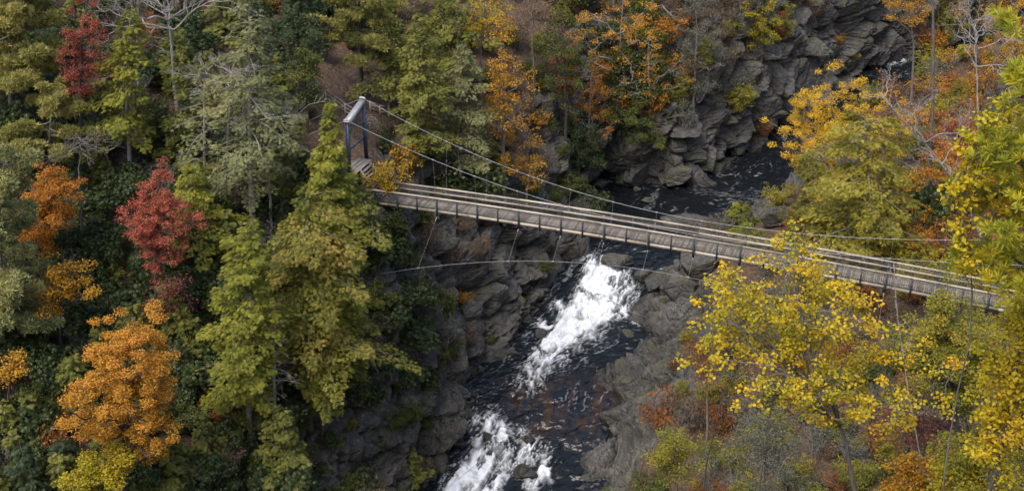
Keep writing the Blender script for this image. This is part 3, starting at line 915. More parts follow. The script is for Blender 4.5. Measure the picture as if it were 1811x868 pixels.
def broadleaf(h, r, cb, rng, ncl=60, per=170, leaf=0.17, rc=0.75, tm=T_LEAF, flat=0.6, lean=(0, 0), tr=None, shape=0.45, twig=True, bare=0.0, upb=1.0, gap=0.5):
    """crown of leaf clumps carried on curved limbs"""
    gt, gc = Geo(), Geo()
    tr = tr or max(0.08, h * 0.013)
    TP = trunk_path(h * .93, rng, lean, 0.03)
    tube(gt, TP, np.linspace(tr, .02, len(TP)), 7, rng.rand())
    hh = (h - cb) / 2; zc = cb + hh
    seed = rng.randint(1000)
    dirs = rdir(rng, ncl)
    rad_ = rng.rand(ncl, 1) ** shape
    lump = 1 + gap * fbm(dirs * 1.7 + seed, 2, seed)[:, None]
    C = dirs * rad_ * lump
    # broader below the middle, narrower to the top
    taper = np.where(C[:, 2:3] > 0, 1 - .45 * np.clip(C[:, 2:3], 0, 1) ** 1.5, 1 - .35 * np.clip(-C[:, 2:3], 0, 1) ** 2)
    C = C * np.concatenate([taper, taper, np.ones_like(taper)], 1) * np.array([r - rc * .6, r - rc * .6, max(.3, hh - rc * .4)])
    C[:, 0] += np.interp(C[:, 2] + zc, TP[:, 2], TP[:, 0]); C[:, 1] += np.interp(C[:, 2] + zc, TP[:, 2], TP[:, 1])
    C[:, 2] += zc
    # a few main limbs leave the trunk; every other clump hangs on the nearest limb below it
    nm = int(np.clip(ncl // 9, 4, 16))
    far = np.argsort(-(np.hypot(C[:, 0], C[:, 1]) + .25 * rng.rand(ncl) * r))
    main = far[:max(nm * 3, 1)][::3]
    nodes = [TP[TP[:, 2] > min(cb, h * .5)]]; nr = [np.full(len(nodes[0]), 9.)]
    order = [(i, True) for i in main] + [(i, False) for i in rng.permutation(ncl) if i not in set(main.tolist())]
    for ci, ismain in order:
        c = C[ci]
        if ismain:
            hr = math.hypot(c[0], c[1])
            a = at_h(TP, np.clip(c[2] - hr * rng.uniform(.5, 1.0), min(cb * .95, h * .62), h * .88)); R0 = tr * .34
        else:
            Nd = np.concatenate(nodes)
            v_ = c - Nd; dd_ = np.linalg.norm(v_, axis=1) + np.where(v_[:, 2] < -.1, 1.5, 0)
            a = Nd[np.argmin(dd_)]; R0 = min(tr * .25, .007 * np.linalg.norm(c - a) + .014)
        BP = curve(a, c, rng, .07, .14)
        tube(gt, BP, np.linspace(R0, max(.007, R0 * .3), len(BP)), 5, rng.rand(), cap=False)
        nodes.append(BP[len(BP) // 3:])
        if twig:
            for _ in range(5):
                e = c + rdir(rng, 1)[0] * rc * rng.uniform(.7, 1.25) * np.array([1, 1, .8])
                s = BP[rng.randint(3, len(BP))]
                tube(gt, [s, (s + e) / 2 + rng.normal(size=3) * .05, e], [.012, .009, .004], 3, rng.rand(), cap=False)
        if rng.rand() < bare: continue
        n = int(per * rng.uniform(.6, 1.3))
        q_ = rdir(rng, n) * rng.rand(n, 1) ** .5
        P = c + q_ * np.array([rc, rc, rc * flat]) * rng.uniform(.7, 1.25)
        leaves(gc, rng, P, leaf, tm, upb, q_, rnd=np.clip(rng.rand(n) * .6 + .4 * rng.rand(), 0, 1))
    return gt, gc

def baretree(h, r, rng, lean=(0, 0), tr=None, cb=0.35, levels=3, nb=11, up=.55):
    gt = Geo()
    tr = tr or h * .014
    TP = trunk_path(h, rng, lean, 0.03)
    tube(gt, TP, np.linspace(tr, .02, len(TP)), 7, rng.rand())
    def grow(a, d, L, R, lev):
        b = a + d * L
        BP = curve(a, b, rng, rng.uniform(-.03, .08), .12)
        tube(gt, BP, np.linspace(R, R * .35 + .004, len(BP)), 5 if lev > 1 else 3, rng.rand(), cap=False)
        if lev <= 0: return
        for _ in range(int(rng.uniform(3, 6))):
            t = rng.uniform(.3, 1)
            p = BP[min(len(BP) - 1, int(t * (len(BP) - 1) + .5))]
            d2 = norm(d + rdir(rng, 1)[0] * .85 + np.array([0, 0, .1]))
            grow(p, d2, L * rng.uniform(.35, .6), max(.006, R * .5), lev - 1)
    az = rng.uniform(0, 6)
    for q in range(nb):
        f = cb + (1 - cb) * (q + rng.rand()) / nb
        az += 2.4
        L = r * (1 - .6 * (f - cb) / (1 - cb)) * rng.uniform(.7, 1.2)
        d = norm(np.array([math.cos(az), math.sin(az), up * rng.uniform(.3, 1.5)]))
        grow(at_h(TP, h * f), d, L, .012 * L + .02, levels)
    return gt, None

def whorl_shrub(r, h, rng, n=420, leaf=.2, stems=7):
    """rhododendron-like evergreen bush: stems (material 0) and rosettes of long leaves (material 1)"""
    g = Geo()
    lob = [np.array([rng.uniform(-.55, .55) * r, rng.uniform(-.55, .55) * r, h * rng.uniform(.35, .75)]) for _ in range(6)]
    for q in range(stems):
        c = lob[q % len(lob)] + rng.normal(size=3) * .2
        BP = curve([rng.uniform(-.2, .2), rng.uniform(-.2, .2), -.4], c, rng, .05, .1); tube(g, BP, np.linspace(.045, .015, len(BP)), 5, rng.rand(), 0, cap=False)
    for c in lob:
        m = n // len(lob)
        q_ = rdir(rng, m); q_[:, 2] = np.abs(q_[:, 2]) * 1.0 - .25
        rr = r * rng.uniform(.42, .62)
        P = c + q_ * np.array([rr, rr, h * .36]) * (.55 + .5 * rng.rand(m, 1) ** .6)
        stamp(g, T_WHORL[0], T_WHORL[1], P, frames(rdir(rng, m), q_ * .8 + np.array([0, 0, .8]) + rng.normal(size=(m, 3)) * .25), leaf * rng.uniform(.7, 1.25, m), rng.rand(m), 1)
    return g

def leafy_shrub(r, h, rng, n=2400, leaf=.13, stems=16, tm=T_LEAF, hang=0.0, inner=.3):
    """deciduous bush: many rising stems and loose small leaves"""
    g = Geo()
    ends = []
    for q in range(stems):
        a = q * 2.4; rr = r * rng.rand() ** .5 * .9
        e = np.array([math.cos(a) * rr, math.sin(a) * rr, h * rng.uniform(.55, 1.0) * (1 - .35 * (rr / r) ** 2)])
        BP = curve([rng.uniform(-.15, .15), rng.uniform(-.15, .15), -.4], e, rng, .10, .10)
        tube(g, BP, np.linspace(.03, .008, len(BP)), 4, rng.rand(), 0, cap=False)
        for _ in range(7):
            s = BP[rng.randint(len(BP) // 3, len(BP))]; e2 = s + (rdir(rng, 1)[0] * .9 + np.array([0, 0, .4])) * rng.uniform(.3, .8) * r * .45
            tube(g, [s, (s + e2) / 2 + rng.normal(size=3) * .05, e2], [.012, .009, .004], 3, rng.rand(), 0, cap=False)
            ends.append(e2)
        ends.append(e)
    ends = np.array(ends)
    k = rng.randint(len(ends), size=n)
    q_ = rdir(rng, n) * rng.rand(n, 1) ** .6
    P = ends[k] + q_ * np.array([.42, .42, .3]) * r * .42
    P[:, 2] -= hang * rng.rand(n)
    leaves(g, rng, P, leaf, tm, 1.0, None, 1, rnd=np.clip(rng.rand(n) * .6 + .4 * hash3(k, k * 0, k * 0, 5), 0, 1))
    return g

# ------------------------------------------------------------------ leaf and bark materials
L = leafmat
M_HEM = L('hemlock_needles', [(.06,.075,.019), (.125,.142,.029), (.21,.212,.042), (.31,.28,.06)], .25, .5)
M_HEMG = L('hemlock_needles_grey', [(.085,.10,.045), (.15,.165,.068), (.24,.245,.10), (.33,.315,.135)], .25, .5)
M_HEMB = L('hemlock_needles_bright', [(.085,.105,.015), (.16,.18,.022), (.26,.26,.032), (.35,.32,.05)], .28, .5)
M_HEMY = L('hemlock_needles_gold', [(.07,.09,.018), (.145,.155,.025), (.255,.22,.04), (.42,.28,.065)], .28, .32)
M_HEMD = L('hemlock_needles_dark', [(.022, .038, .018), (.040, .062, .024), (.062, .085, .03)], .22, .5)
M_PINE = L('pine_needles', [(.13,.135,.038), (.23,.22,.06), (.33,.30,.085), (.44,.36,.09)], .2, .4)
M_PINEB = L('pine_needles_blue', [(.12,.14,.06), (.20,.22,.085), (.30,.295,.115), (.40,.36,.12)], .2, .4)
M_PINEN = L('pine_needles_near', [(.21,.25,.03), (.38,.38,.04), (.60,.51,.04), (.74,.50,.03)], .45, .3, .5, .8)
M_YEL = L('yellow_leaves', [(.20, .20, .025), (.42, .30, .02), (.60, .37, .018), (.66, .33, .025)], .4, .35)
M_YELG = L('yellow_green_leaves', [(.11, .14, .018), (.24, .23, .02), (.42, .34, .02), (.58, .40, .022)], .4, .3)
M_TUL = L('tulip_leaves', [(.22, .22, .018), (.44, .36, .02), (.66, .47, .02), (.72, .39, .018)], .42, .28)
M_GOLD = L('gold_leaves', [(.30, .15, .02), (.46, .24, .02), (.58, .33, .025), (.50, .22, .03)], .4, .4)
M_GOLDB = L('bright_gold_leaves', [(.42,.26,.02), (.62,.40,.025), (.72,.48,.03), (.60,.32,.045)], .4, .35)
M_YELB = L('lemon_leaves', [(.26, .27, .02), (.46, .40, .02), (.66, .50, .025), (.70, .44, .02)], .45, .3)
M_HEMO = L('hemlock_needles_olive_gold', [(.12, .12, .02), (.22, .205, .028), (.35, .30, .04), (.46, .36, .05)], .3, .4)
M_ORG = L('orange_leaves', [(.20, .12, .02), (.42, .16, .02), (.52, .23, .025), (.46, .20, .045)], .38, .4)
M_ORGP = L('amber_leaves', [(.22, .17, .03), (.50, .235, .028), (.60, .32, .032), (.54, .23, .055)], .38, .4)
M_RUST = L('rust_leaves', [(.10, .045, .02), (.22, .09, .025), (.36, .14, .03), (.42, .17, .03)], .35, .4)
M_RED = L('red_leaves', [(.14,.04,.03), (.29,.07,.045), (.40,.11,.06), (.42,.17,.06)], .38, .4)
M_CRIM = L('crimson_leaves', [(.22,.085,.04), (.42,.095,.06), (.54,.165,.10), (.36,.26,.07)], .38, .45)
M_GRN = L('green_leaves', [(.032,.048,.014), (.062,.086,.020), (.11,.13,.026), (.21,.185,.03)], .3, .4)
M_OLV = L('olive_leaves', [(.09,.105,.018), (.17,.18,.025), (.28,.26,.03), (.44,.31,.03)], .32, .4)
M_RHO = L('rhododendron_leaves', [(.020,.034,.013), (.036,.057,.019), (.056,.082,.024), (.09,.11,.035)], .15, .5, .4)
M_GRY = L('grey_green_leaves', [(.055, .062, .045), (.095, .105, .075), (.15, .155, .105), (.20, .18, .11)], .25, .5)
M_BRN = L('brown_dry_leaves', [(.075, .052, .034), (.14, .095, .055), (.22, .14, .07), (.30, .19, .08)], .25, .5)
M_MAR = L('maroon_leaves', [(.07, .022, .022), (.16, .04, .04), (.26, .07, .05), (.24, .11, .06)], .3, .5)
M_BARK = barkmat('grey_bark', (.055, .047, .042), (.17, .155, .14))
M_BARKD = barkmat('dark_bark', (.03, .024, .021), (.09, .075, .066))
M_BARKP = barkmat('pale_bark', (.16, .145, .13), (.42, .39, .36))
M_BARKS = barkmat('silver_bark', (.13, .125, .12), (.32, .31, .30))
M_TWIG = barkmat('brown_twigs', (.08, .062, .052), (.20, .165, .14))
# ------------------------------------------------------------------ the trees of the photograph
NLOG = []
def base_of(px, yg):
    q = hit(px, yg)
    if q is None: raise ValueError((px, yg))
    return q[0]

def dims(px, ytop, ycb, yg, w, dist=None):
    if dist is None: b = base_of(px, yg)
    else:
        m = at_d(px, (ytop + ycb) / 2, dist)
        b = np.array([m[0], dist, ground(m[0], dist)[0]])
    d = b[1]
    top = at_d(px, ytop, d); cbp = at_d(px, ycb, d); mid = at_d(px, (ytop + ycb) / 2, d)
    dep = to_px(mid)[2]
    # the trunk stands at b; lean so that the crown's middle comes over the wanted pixel column
    h = top[2] - b[2]
    lean = (top[0] - b[0]) * 1.0
    return b, h, max(0.3, cbp[2] - b[2]), w / 2 * dep / F, lean

def put(name, label, b, gt, gc, bark, leaf, group=None, cat='tree', rz=0.0):
    e = empty(name, b, rz); tag(e, label, cat, group)
    gt.obj('trunk', bark, e)
    if gc is not None: gc.obj('crown', leaf, e)
    return e

def T(kind, px, ytop, ycb, yg, w, lm, bm, label, seed=None, group=None, name=None, leanpx=0, dist=None, **kw):
    b, h, cb, r, lean = dims(px, ytop, ycb, yg, w, dist)
    rng = np.random.RandomState(seed if seed is not None else int(px * 7 + ytop) % 9973)
    ln = (lean + leanpx * 0.05, 0)
    if h < 2: print('LOW', label, h)
    NLOG.append('%-28s px%5d base(%.0f,%.0f,%.1f) h%.1f cb%.1f r%.1f' % (kind + ' ' + label[:18], px, b[0], b[1], b[2], h, cb, r))
    if kind == 'hemlock':
        gt, gc = hemlock(h, r, cb, rng, lean=ln, **kw); nm = 'hemlock_tree'
    elif kind == 'pine':
        gt, gc = pine(h, r, cb, rng, lean=ln, **kw); nm = 'pine_tree'
    elif kind == 'bare':
        gt, gc = baretree(h, r, rng, lean=ln, cb=cb / h, **kw); nm = 'bare_tree'
    else:
        k = dict(kw)
        vol = r * r * (h - cb)
        k.setdefault('ncl', int(np.clip(vol * 0.85 + 10, 22, 150)))
        gt, gc = broadleaf(h, r, cb, rng, lean=ln, **k); nm = 'autumn_tree'
    return put(name or nm, label, b, gt, gc, bm, lm, group, 'bush' if (name or '').endswith('bush') else 'tree')

HM, PN, BL, BT = 'hemlock', 'pine', 'broad', 'bare'
# --- upper left
T(PN, 25, -70, 140, 250, 250, M_PINE, M_BARK, 'olive green pine with bare lower trunk in the top left corner', dens=1.0)
T(PN, 90, 160, 275, 330, 170, M_PINE, M_BARK, 'rounded olive pine crown below the top left pine', nb=18)
T(PN, 15, 265, 590, 640, 190, M_PINEB, M_BARK, 'tall blue green pine down the left edge', dens=1.0, nb=34)
T(BL, 150, -50, 215, 330, 90, M_RED, M_BARKD, 'slim dark red tree beside the top left pine', ncl=80, per=110, leaf=.13, rc=.5, gap=.5)
T(HM, 232, 8, 245, 320, 150, M_HEMB, M_BARKS, 'slim yellow green hemlock with bare dead branches low on its trunk', dens=1.15, dead=.10)
T(HM, 448, -20, 330, 400, 210, M_HEMG, M_BARKP, 'tall grey green hemlock with a pale exposed trunk', dens=.9, dead=.30, prof=.6)
T(HM, 365, 110, 300, 360, 130, M_HEMG, M_BARKS, 'thin ragged hemlock half dead beside the pale trunked hemlock', dens=.55, dead=.5)
T(HM, 320, 90, 240, 300, 110, M_HEM, M_BARK, 'small green hemlock under the dead grey branches', dens=.8)
T(BT, 318, -70, 60, 230, 300, None, M_BARKP, 'dead grey tree with tangled leafless branches at the top', leanpx=-20, nb=26, levels=3)
T(BT, 405, 120, 170, 330, 190, None, M_BARKP, 'dead grey snag with sweeping bare branches between the hemlocks', nb=14, up=.2)
T(BT, 150, 240, 260, 460, 120, None, M_BARK, 'dead dark trunk with drooping bare twigs beside the orange tree', nb=16, up=-.2, levels=2)
T(BL, 85, 285, 450, 500, 140, M_ORG, M_BARKD, 'deep orange tree beside the blue green pine', ncl=140, per=165, leaf=.135, rc=.55, gap=.5)
T(BL, 110, 430, 575, 640, 170, M_GOLD, M_BARKD, 'loose golden tree below the deep orange tree', ncl=50, per=95, bare=.1)
T(BL, 280, 295, 490, 600, 140, M_CRIM, M_BARKD, 'crimson maple standing alone in the dark understorey', ncl=210, per=105, leaf=.13, rc=.48, gap=.5)
T(BL, 300, 470, 575, 640, 130, M_MAR, M_BARKD, 'thin maroon sapling below the crimson maple', ncl=26, per=45)
T(BL, 225, 530, 825, 910, 250, M_ORGP, M_BARKD, 'big amber tree in the lower left', ncl=230, per=210, leaf=.135, rc=.58, seed=11, gap=.45, shape=.5)
T(BL, 185, 795, 870, 960, 150, M_YELG, M_BARKD, 'yellow green sapling at the foot of the amber tree', ncl=36, per=190)
T(BL, 15, 620, 680, 760, 60, M_GOLD, M_BARKD, 'small golden sapling at the left edge below the pine', ncl=18, per=70)
T(BT, 480, 190, 230, 400, 150, None, M_BARKP, 'grey dead tree with crooked bare branches right of the pale trunked hemlock', nb=14, up=.2)
T(BT, 250, -60, 0, 210, 190, None, M_BARKS, 'leafless grey tree at the top behind the slim hemlock', nb=20, up=.5)
# --- middle left
T(HM, 345, 285, 420, 470, 170, M_HEMB, M_BARK, 'bright green young hemlock behind the crimson maple', dens=1.0, dead=.05)
T(HM, 584, 178, 420, 470, 160, M_HEMB, M_BARK, 'pointed young hemlock in front of the bridge tower', dens=1.25, dead=.0, prof=.9, top=.02)
T(HM, 640, 330, 430, 500, 130, M_HEM, M_BARK, 'low green hemlock covering the left end of the bridge', dens=1.1, dead=.02)
T(HM, 548, 335, 640, 760, 310, M_HEMY, M_BARK, 'broad hemlock with gold tinted top beside the cliff', dens=1.25, dead=.04, prof=.5, seed=3)
T(HM, 445, 385, 700, 800, 200, M_HEMB, M_BARK, 'tall bright hemlock left of the gold topped hemlock', dens=1.1, dead=.07, prof=.6)
T(HM, 595, 410, 650, 740, 200, M_HEMB, M_BARK, 'green hemlock pressed against the gold topped hemlock on its cliff side', dens=1.1, dead=.05, prof=.55)
T(HM, 570, 625, 700, 770, 120, M_HEMB, M_BARK, 'small bright hemlock on top of the rock pillar', dens=1.2, dead=.0)
T(HM, 500, 720, 850, 930, 150, M_HEM, M_BARK, 'green hemlock at the bottom beside the rock pillar', dens=1.1, dead=.05)
T(HM, 490, 560, 700, 830, 110, M_HEMG, M_BARKS, 'half dead hemlock with long drooping bare twigs above the pillar', dens=.3, dead=.8)
T(BT, 490, 640, 660, 800, 90, None, M_BARKS, 'dead drooping branches hanging beside the rock pillar', nb=12, up=-.6, levels=1)
# --- upper middle
T(PN, 640, -130, 95, 168, 160, M_PINE, M_BARKD, 'tall pine with straight bare trunk on the dirt clearing', nb=26)
T(HM, 690, 5, 160, 190, 130, M_HEM, M_BARKD, 'green hemlock on the edge of the dirt clearing', dens=1.0)
T(HM, 745, 25, 270, 310, 170, M_HEM, M_BARK, 'dense olive hemlock just right of the bridge tower', dens=1.15, dead=.06)
T(HM, 815, 75, 290, 330, 180, M_HEMG, M_BARK, 'wide grey green hemlock behind the main cables', dens=1.1, dead=.08)
T(HM, 790, -60, 120, 200, 170, M_HEM, M_BARK, 'olive hemlock high on the slope above the cables', dens=1.0)
T(BL, 745, 85, 190, 250, 90, M_YELG, M_BARKD, 'yellow green bush like tree among the hemlocks', ncl=30, per=120)
T(BL, 690, 280, 340, 375, 110, M_YEL, M_BARKD, 'low yellow leaved sapling above the left end of the handrails', ncl=30, per=70)
T(BL, 892, 20, 330, 380, 110, M_GOLD, M_TWIG, 'tall narrow tree with sparse golden leaves beside the hemlocks', ncl=95, per=62, leaf=.2, twig=True, bare=.08)
T(BL, 850, -40, 90, 190, 130, M_YEL, M_TWIG, 'loose yellow tree at the top above the golden tree', ncl=48, per=75, bare=.15)
T(BL, 930, 230, 340, 385, 90, M_GOLD, M_TWIG, 'sparse golden sapling above the dark alcove', ncl=40, per=55, leaf=.18)
T(BL, 945, -60, 70, 170, 150, M_BRN, M_TWIG, 'brown twiggy tree at the top nearly bare of leaves', ncl=46, per=60, bare=.3)
T(BL, 1000, 20, 190, 250, 150, M_GRN, M_BARKD, 'dark green broadleaf tree on the slope beside the orange tree', ncl=70, per=150)
T(BL, 1095, -40, 150, 235, 230, M_ORGP, M_BARKS, 'wide orange tree with pale bare limbs leaning over the alcove', ncl=95, per=95, bare=.12, leaf=.18)
T(BL, 1040, 110, 268, 285, 110, M_ORG, M_BARKS, 'small deep orange tree hanging above the alcove', ncl=45, per=75, bare=.1)
T(BL, 1150, 60, 190, 230, 140, M_ORGP, M_BARKS, 'sparse orange tree over the grey cliff face', ncl=40, per=60, bare=.2)
T(BL, 1135, 172, 258, 266, 130, M_GRN, M_BARKD, 'dense green bushy tree over the alcove mouth', ncl=46, per=210)
T(BL, 1025, 190, 300, 330, 120, M_RHO, M_BARKD, 'dark evergreen tree left of the alcove', ncl=55, per=150)
T(BL, 1225, -20, 150, 215, 120, M_GRY, M_TWIG, 'grey green thin tree beside the stone ridge', ncl=50, per=80, bare=.15)
T(BL, 1345, -20, 95, 140, 90, M_YELG, M_BARKD, 'yellow green tree on the cliff top beside the magenta bush', ncl=34, per=110)
T(BL, 1377, 15, 75, 110, 55, M_CRIM, M_BARKD, 'small crimson tree on the edge of the grey cliff', ncl=18, per=90)
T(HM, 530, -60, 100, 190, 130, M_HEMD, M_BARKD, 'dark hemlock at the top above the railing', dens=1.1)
T(BL, 545, 60, 190, 235, 90, M_GRN, M_BARKD, 'dark green broadleaf tree left of the railing', ncl=36, per=180)
# --- right bank beyond the bridge
T(BL, 1475, 118, 345, 400, 270, M_GOLDB, M_TWIG, 'golden tree over the dark river bend', ncl=190, per=150, leaf=.15, rc=.6, seed=8, gap=.5)
T(HM, 1530, 205, 440, 475, 250, M_HEMO, M_BARKS, 'broad yellow olive hemlock in front of the golden tree', dens=1.15, dead=.07, prof=.4, top=.25)
T(HM, 1440, 290, 400, 430, 120, M_HEMY, M_BARKS, 'low gold tinted hemlock reaching over the river', dens=1.1, dead=.03)
T(PN, 1638, -300, -60, 360, 120, M_PINE, M_BARK, 'tall dark straight pine trunk rising past the frame top', nb=10, tr=.20)
T(BT, 1724, -30, 130, 330, 170, None, M_BARKP, 'pale white barked bare tree on the right', nb=16, up=.9, tr=.12)
T(BT, 1748, 170, 330, 470, 200, None, M_BARKS, 'leaning grey bare tree behind the right end of the bridge', leanpx=-160, nb=12, up=.8, tr=.15)
T(BL, 1690, 190, 300, 350, 120, M_RED, M_BARKD, 'orange red tree behind the leaning bare tree', ncl=50, per=95)
T(BL, 1700, 240, 360, 400, 150, M_ORG, M_BARKD, 'bright orange bushy tree behind the leaning bare trunk', ncl=60, per=120)
T(BL, 1700, 385, 455, 480, 150, M_RUST, M_BARKD, 'rust orange bush just beyond the right rails', ncl=40, per=120, name='autumn_bush')
T(BL, 1790, -40, 110, 260, 150, M_GOLD, M_TWIG, 'golden orange tree in the top right corner', ncl=55, per=90, bare=.1)
T(BL, 1610, -40, 60, 200, 130, M_GOLD, M_TWIG, 'yellow orange branches at the top beside the dark pine trunk', ncl=40, per=85)
T(BL, 1760, 60, 180, 300, 120, M_RUST, M_TWIG, 'sparse rust tree behind the pale bare tree', ncl=40, per=55, bare=.25)
T(BL, 1590, 150, 260, 330, 100, M_ORGP, M_TWIG, 'small amber tree between the golden tree and the dark trunk', ncl=32, per=70, bare=.15)
T(HM, 1312, 358, 400, 408, 75, M_HEMB, M_BARK, 'little bright green hemlock on the boulder beyond the handrail', dens=1.6, dead=0, spray=.45)
# --- right foreground
T(BL, 1535, 462, 735, 1150, 440, M_TUL, M_BARK, 'big yellow tree with broad leaves in front of the bridge', ncl=220, per=54, leaf=.12, rc=.5, tm=T_TULIP, shape=.42, gap=.5, seed=5, tr=.19, leanpx=-50)
T(BL, 1265, 500, 640, 1020, 240, M_TUL, M_BARKD, 'slender yellow branches reaching left over the rock apron', ncl=70, per=34, leaf=.16, rc=.45, tm=T_TULIP, gap=.6, tr=.08, dist=50)
T(BL, 1385, 390, 480, 1120, 130, M_TUL, M_BARK, 'thin yellow topped shoot crossing the bridge deck', ncl=16, per=22, leaf=.16, rc=.4, tm=T_TULIP, gap=.9, tr=.06, dist=52)
T(BL, 1690, 515, 740, 1000, 230, M_OLV, M_BARK, 'olive green tree below the right end of the bridge', ncl=190, per=230, leaf=.11, rc=.55, seed=4)
T(PN, 1985, 95, 540, 1500, 440, M_PINEN, M_BARK, 'near pine with yellow green needle tufts at the right edge', dist=31, tm=T_TUFTN2, tuft=.32, dens=.17, nb=62, prof=.1)
T(BL, 1800, 480, 850, 1250, 190, M_YELB, M_BARK, 'bright yellow tree on the right edge below the near pine', dist=34, ncl=130, per=75, leaf=.13, rc=.5, tm=T_LEAF2)
T(BL, 1800, 190, 500, 1300, 150, M_YELB, M_BARK, 'thin yellow leaved tree in front of the near pine', dist=32, ncl=60, per=40, leaf=.13, rc=.35, tm=T_LEAF2, gap=.6, tr=.035)
T(BL, 1740, 770, 900, 1250, 200, M_YELG, M_BARK, 'yellow green bushy tree in the bottom right corner', dist=40, ncl=70, per=120, leaf=.12, rc=.5, tm=T_LEAF2)
T(BL, 1640, 800, 900, 1150, 150, M_GOLD, M_BARK, 'golden bush at the bottom beside the yellow green bush', dist=44, ncl=50, per=100, leaf=.12, tm=T_LEAF2, rc=.5, name='autumn_bush')
T(BT, 1617, 470, 640, 1120, 60, None, M_BARKP, 'thin pale sapling stem in front of the olive tree', nb=7, up=.9, levels=1, tr=.05)
T(BL, 1250, 590, 690, 790, 110, M_RUST, M_TWIG, 'rust brown bush on the edge of the rock apron', ncl=34, per=75, name='autumn_bush', leaf=.13)
T(BL, 1195, 735, 870, 960, 110, M_OLV, M_TWIG, 'olive yellow bush at the foot of the rock apron', ncl=46, per=130, name='autumn_bush', leaf=.13)
T(BL, 1340, 730, 880, 990, 200, M_GRY, M_TWIG, 'grey green twiggy bush below the yellow tree', ncl=60, per=120, name='grey_bush', leaf=.12, bare=.1)
T(BL, 1620, 690, 800, 1010, 170, M_MAR, M_TWIG, 'maroon twiggy bush behind the yellow tree trunk', ncl=45, per=55, bare=.2, leaf=.13, name='autumn_bush')
if False:
    print('\n'.join(NLOG))
# ------------------------------------------------------------------ boulders
import bmesh
def ico(sub):
    bm = bmesh.new(); bmesh.ops.create_icosphere(bm, subdivisions=sub, radius=1)
    V = np.array([v.co[:] for v in bm.verts]); Fc = np.array([[v.index for v in f.verts] for f in bm.faces]); bm.free()
    return V, Fc
ICO = ico(5)
WATER_BV = BVHTree.FromPolygons(w2.tolist(), Qw.tolist())
def water_at(px, py):
    p, nn, i, dd = WATER_BV.ray_cast(Vector(CAM), Vector(ray(px, py)))
    return None if p is None else (np.array(p), dd)
def boulder(px, py, size, label, seed, wet=0.3, on='any', sink=.25, group=None, tilt=0.0):
    a, wv = hit(px, py), water_at(px, py)
    p = a[0] if a is not None else None
    if wv is not None and (a is None or wv[1] < a[3]): p = wv[0]
    rng = np.random.RandomState(seed)
    V = ICO[0].copy()
    for _ in range(17):
        n_ = rdir(rng, 1)[0]; off = rng.uniform(.48, .9)
        V -= np.maximum(0, V @ n_ - off)[:, None] * n_
    V += 0.045 * norm(V) * fbm(V * 2.2 + seed, 4, seed)[:, None]
    o2, g2, r2 = cells(rot(V, .4, .7) * np.array([1.1, 1.3, 2.6]) + seed, seed)
    V -= norm(V) * (.05 * (1 - sstep(0, .10, g2)))[:, None]
    sx, sy, sz = size
    V = V * np.array([sx, sy, sz]) / 2
    if tilt:
        c_, s_ = math.cos(tilt), math.sin(tilt)
        V = np.stack([c_ * V[:, 0] + s_ * V[:, 2], V[:, 1], -s_ * V[:, 0] + c_ * V[:, 2]], 1)
    g = Geo(); g.add(V, ICO[1])
    o = g.obj('boulder', GROUND)
    z = (V[:, 2] - V[:, 2].min()) / np.ptp(V[:, 2])
    for an, av in (('rock', np.ones(len(V))), ('wet', np.clip(wet + (.55 - z * 1.4), 0, 1) if wet < 1 else np.ones(len(V)))):
        at = o.data.attributes.new(an, 'FLOAT', 'POINT'); at.data.foreach_set('value', av.astype(np.float32))
    o.location = (p[0], p[1], p[2] + sz * (.5 - sink))
    tag(o, label, 'boulder', group)
    return o
boulder(1352, 228, (3.6, 3, 4.4), 'big pale squarish boulder at the foot of the far cliff', 3, .0)
boulder(1205, 322, (4.4, 3.2, 3.0), 'pale cracked boulder under the cliff promontory beside dark water', 5, .05, tilt=-.3)
boulder(1250, 300, (3.2, 3, 4.2), 'grey boulder leaning on the promontory', 8, .1)
boulder(1302, 272, (2.4, 2.2, 2.6), 'rounded grey boulder at the tip of the promontory', 9, .1)
boulder(1316, 262, (2.0, 2.0, 1.8), 'smaller of the two boulders at the promontory tip', 10, .1)
boulder(1062, 330, (3.0, 1.6, 1.2), 'flat pale boulder at the alcove water edge', 11, .05)
boulder(1034, 330, (2.2, 2.0, 2.6), 'upright grey boulder left of the alcove water', 12, .1)
boulder(1046, 352, (2.2, 1.8, 2.4), 'grey boulder below the upright one beside the alcove', 13, .1)
boulder(1112, 322, (1.0, .8, .9), 'little pale boulder standing in the alcove water', 14, .0)
boulder(1126, 336, (1.1, .8, .7), 'little low boulder with pale edge in the alcove water', 15, .1)
boulder(1146, 358, (2.2, 1.4, .9), 'low brownish boulder in the dark water behind the bridge', 16, .25)
boulder(958, 594, (1.6, 1.3, 1.5), 'dark brown wet boulder standing in the white rapids', 17, .5, sink=.3)
boulder(1232, 402, (8.6, 3.6, 3.0), 'long striped slab boulder just beyond the handrail', 18, .0, tilt=.15)
boulder(1375, 398, (4.4, 3.4, 3.6), 'rounded grey boulder beside the golden hemlock', 19, .0)
boulder(1240, 474, (5.6, 4.0, 3.6), 'large dark boulder in the shade under the bridge', 20, .2)
boulder(1090, 462, (4.2, 3.0, 2.0), 'wet brown ledge boulder at the head of the rapids', 21, .8, sink=.45)
boulder(1158, 506, (3.8, 3.6, 3.0), 'black wet boulder at the right edge of the white rapids', 22, .9, sink=.35)
boulder(1140, 492, (2.4, 2.2, 1.7), 'small black wet boulder in the spray beside the rapids', 23, .9, sink=.35)
boulder(1205, 520, (5.6, 4.6, 3.6), 'pale grey boulder beside the upper rapids below the wind cable', 24, .0)
boulder(932, 566, (1.5, 1.3, 1.3), 'grey wet boulder against the left cliff foot', 25, .4)
boulder(925, 838, (3.0, 2.2, 1.8), 'black wet boulder splitting the lower rapids', 26, 1.0, sink=.5)
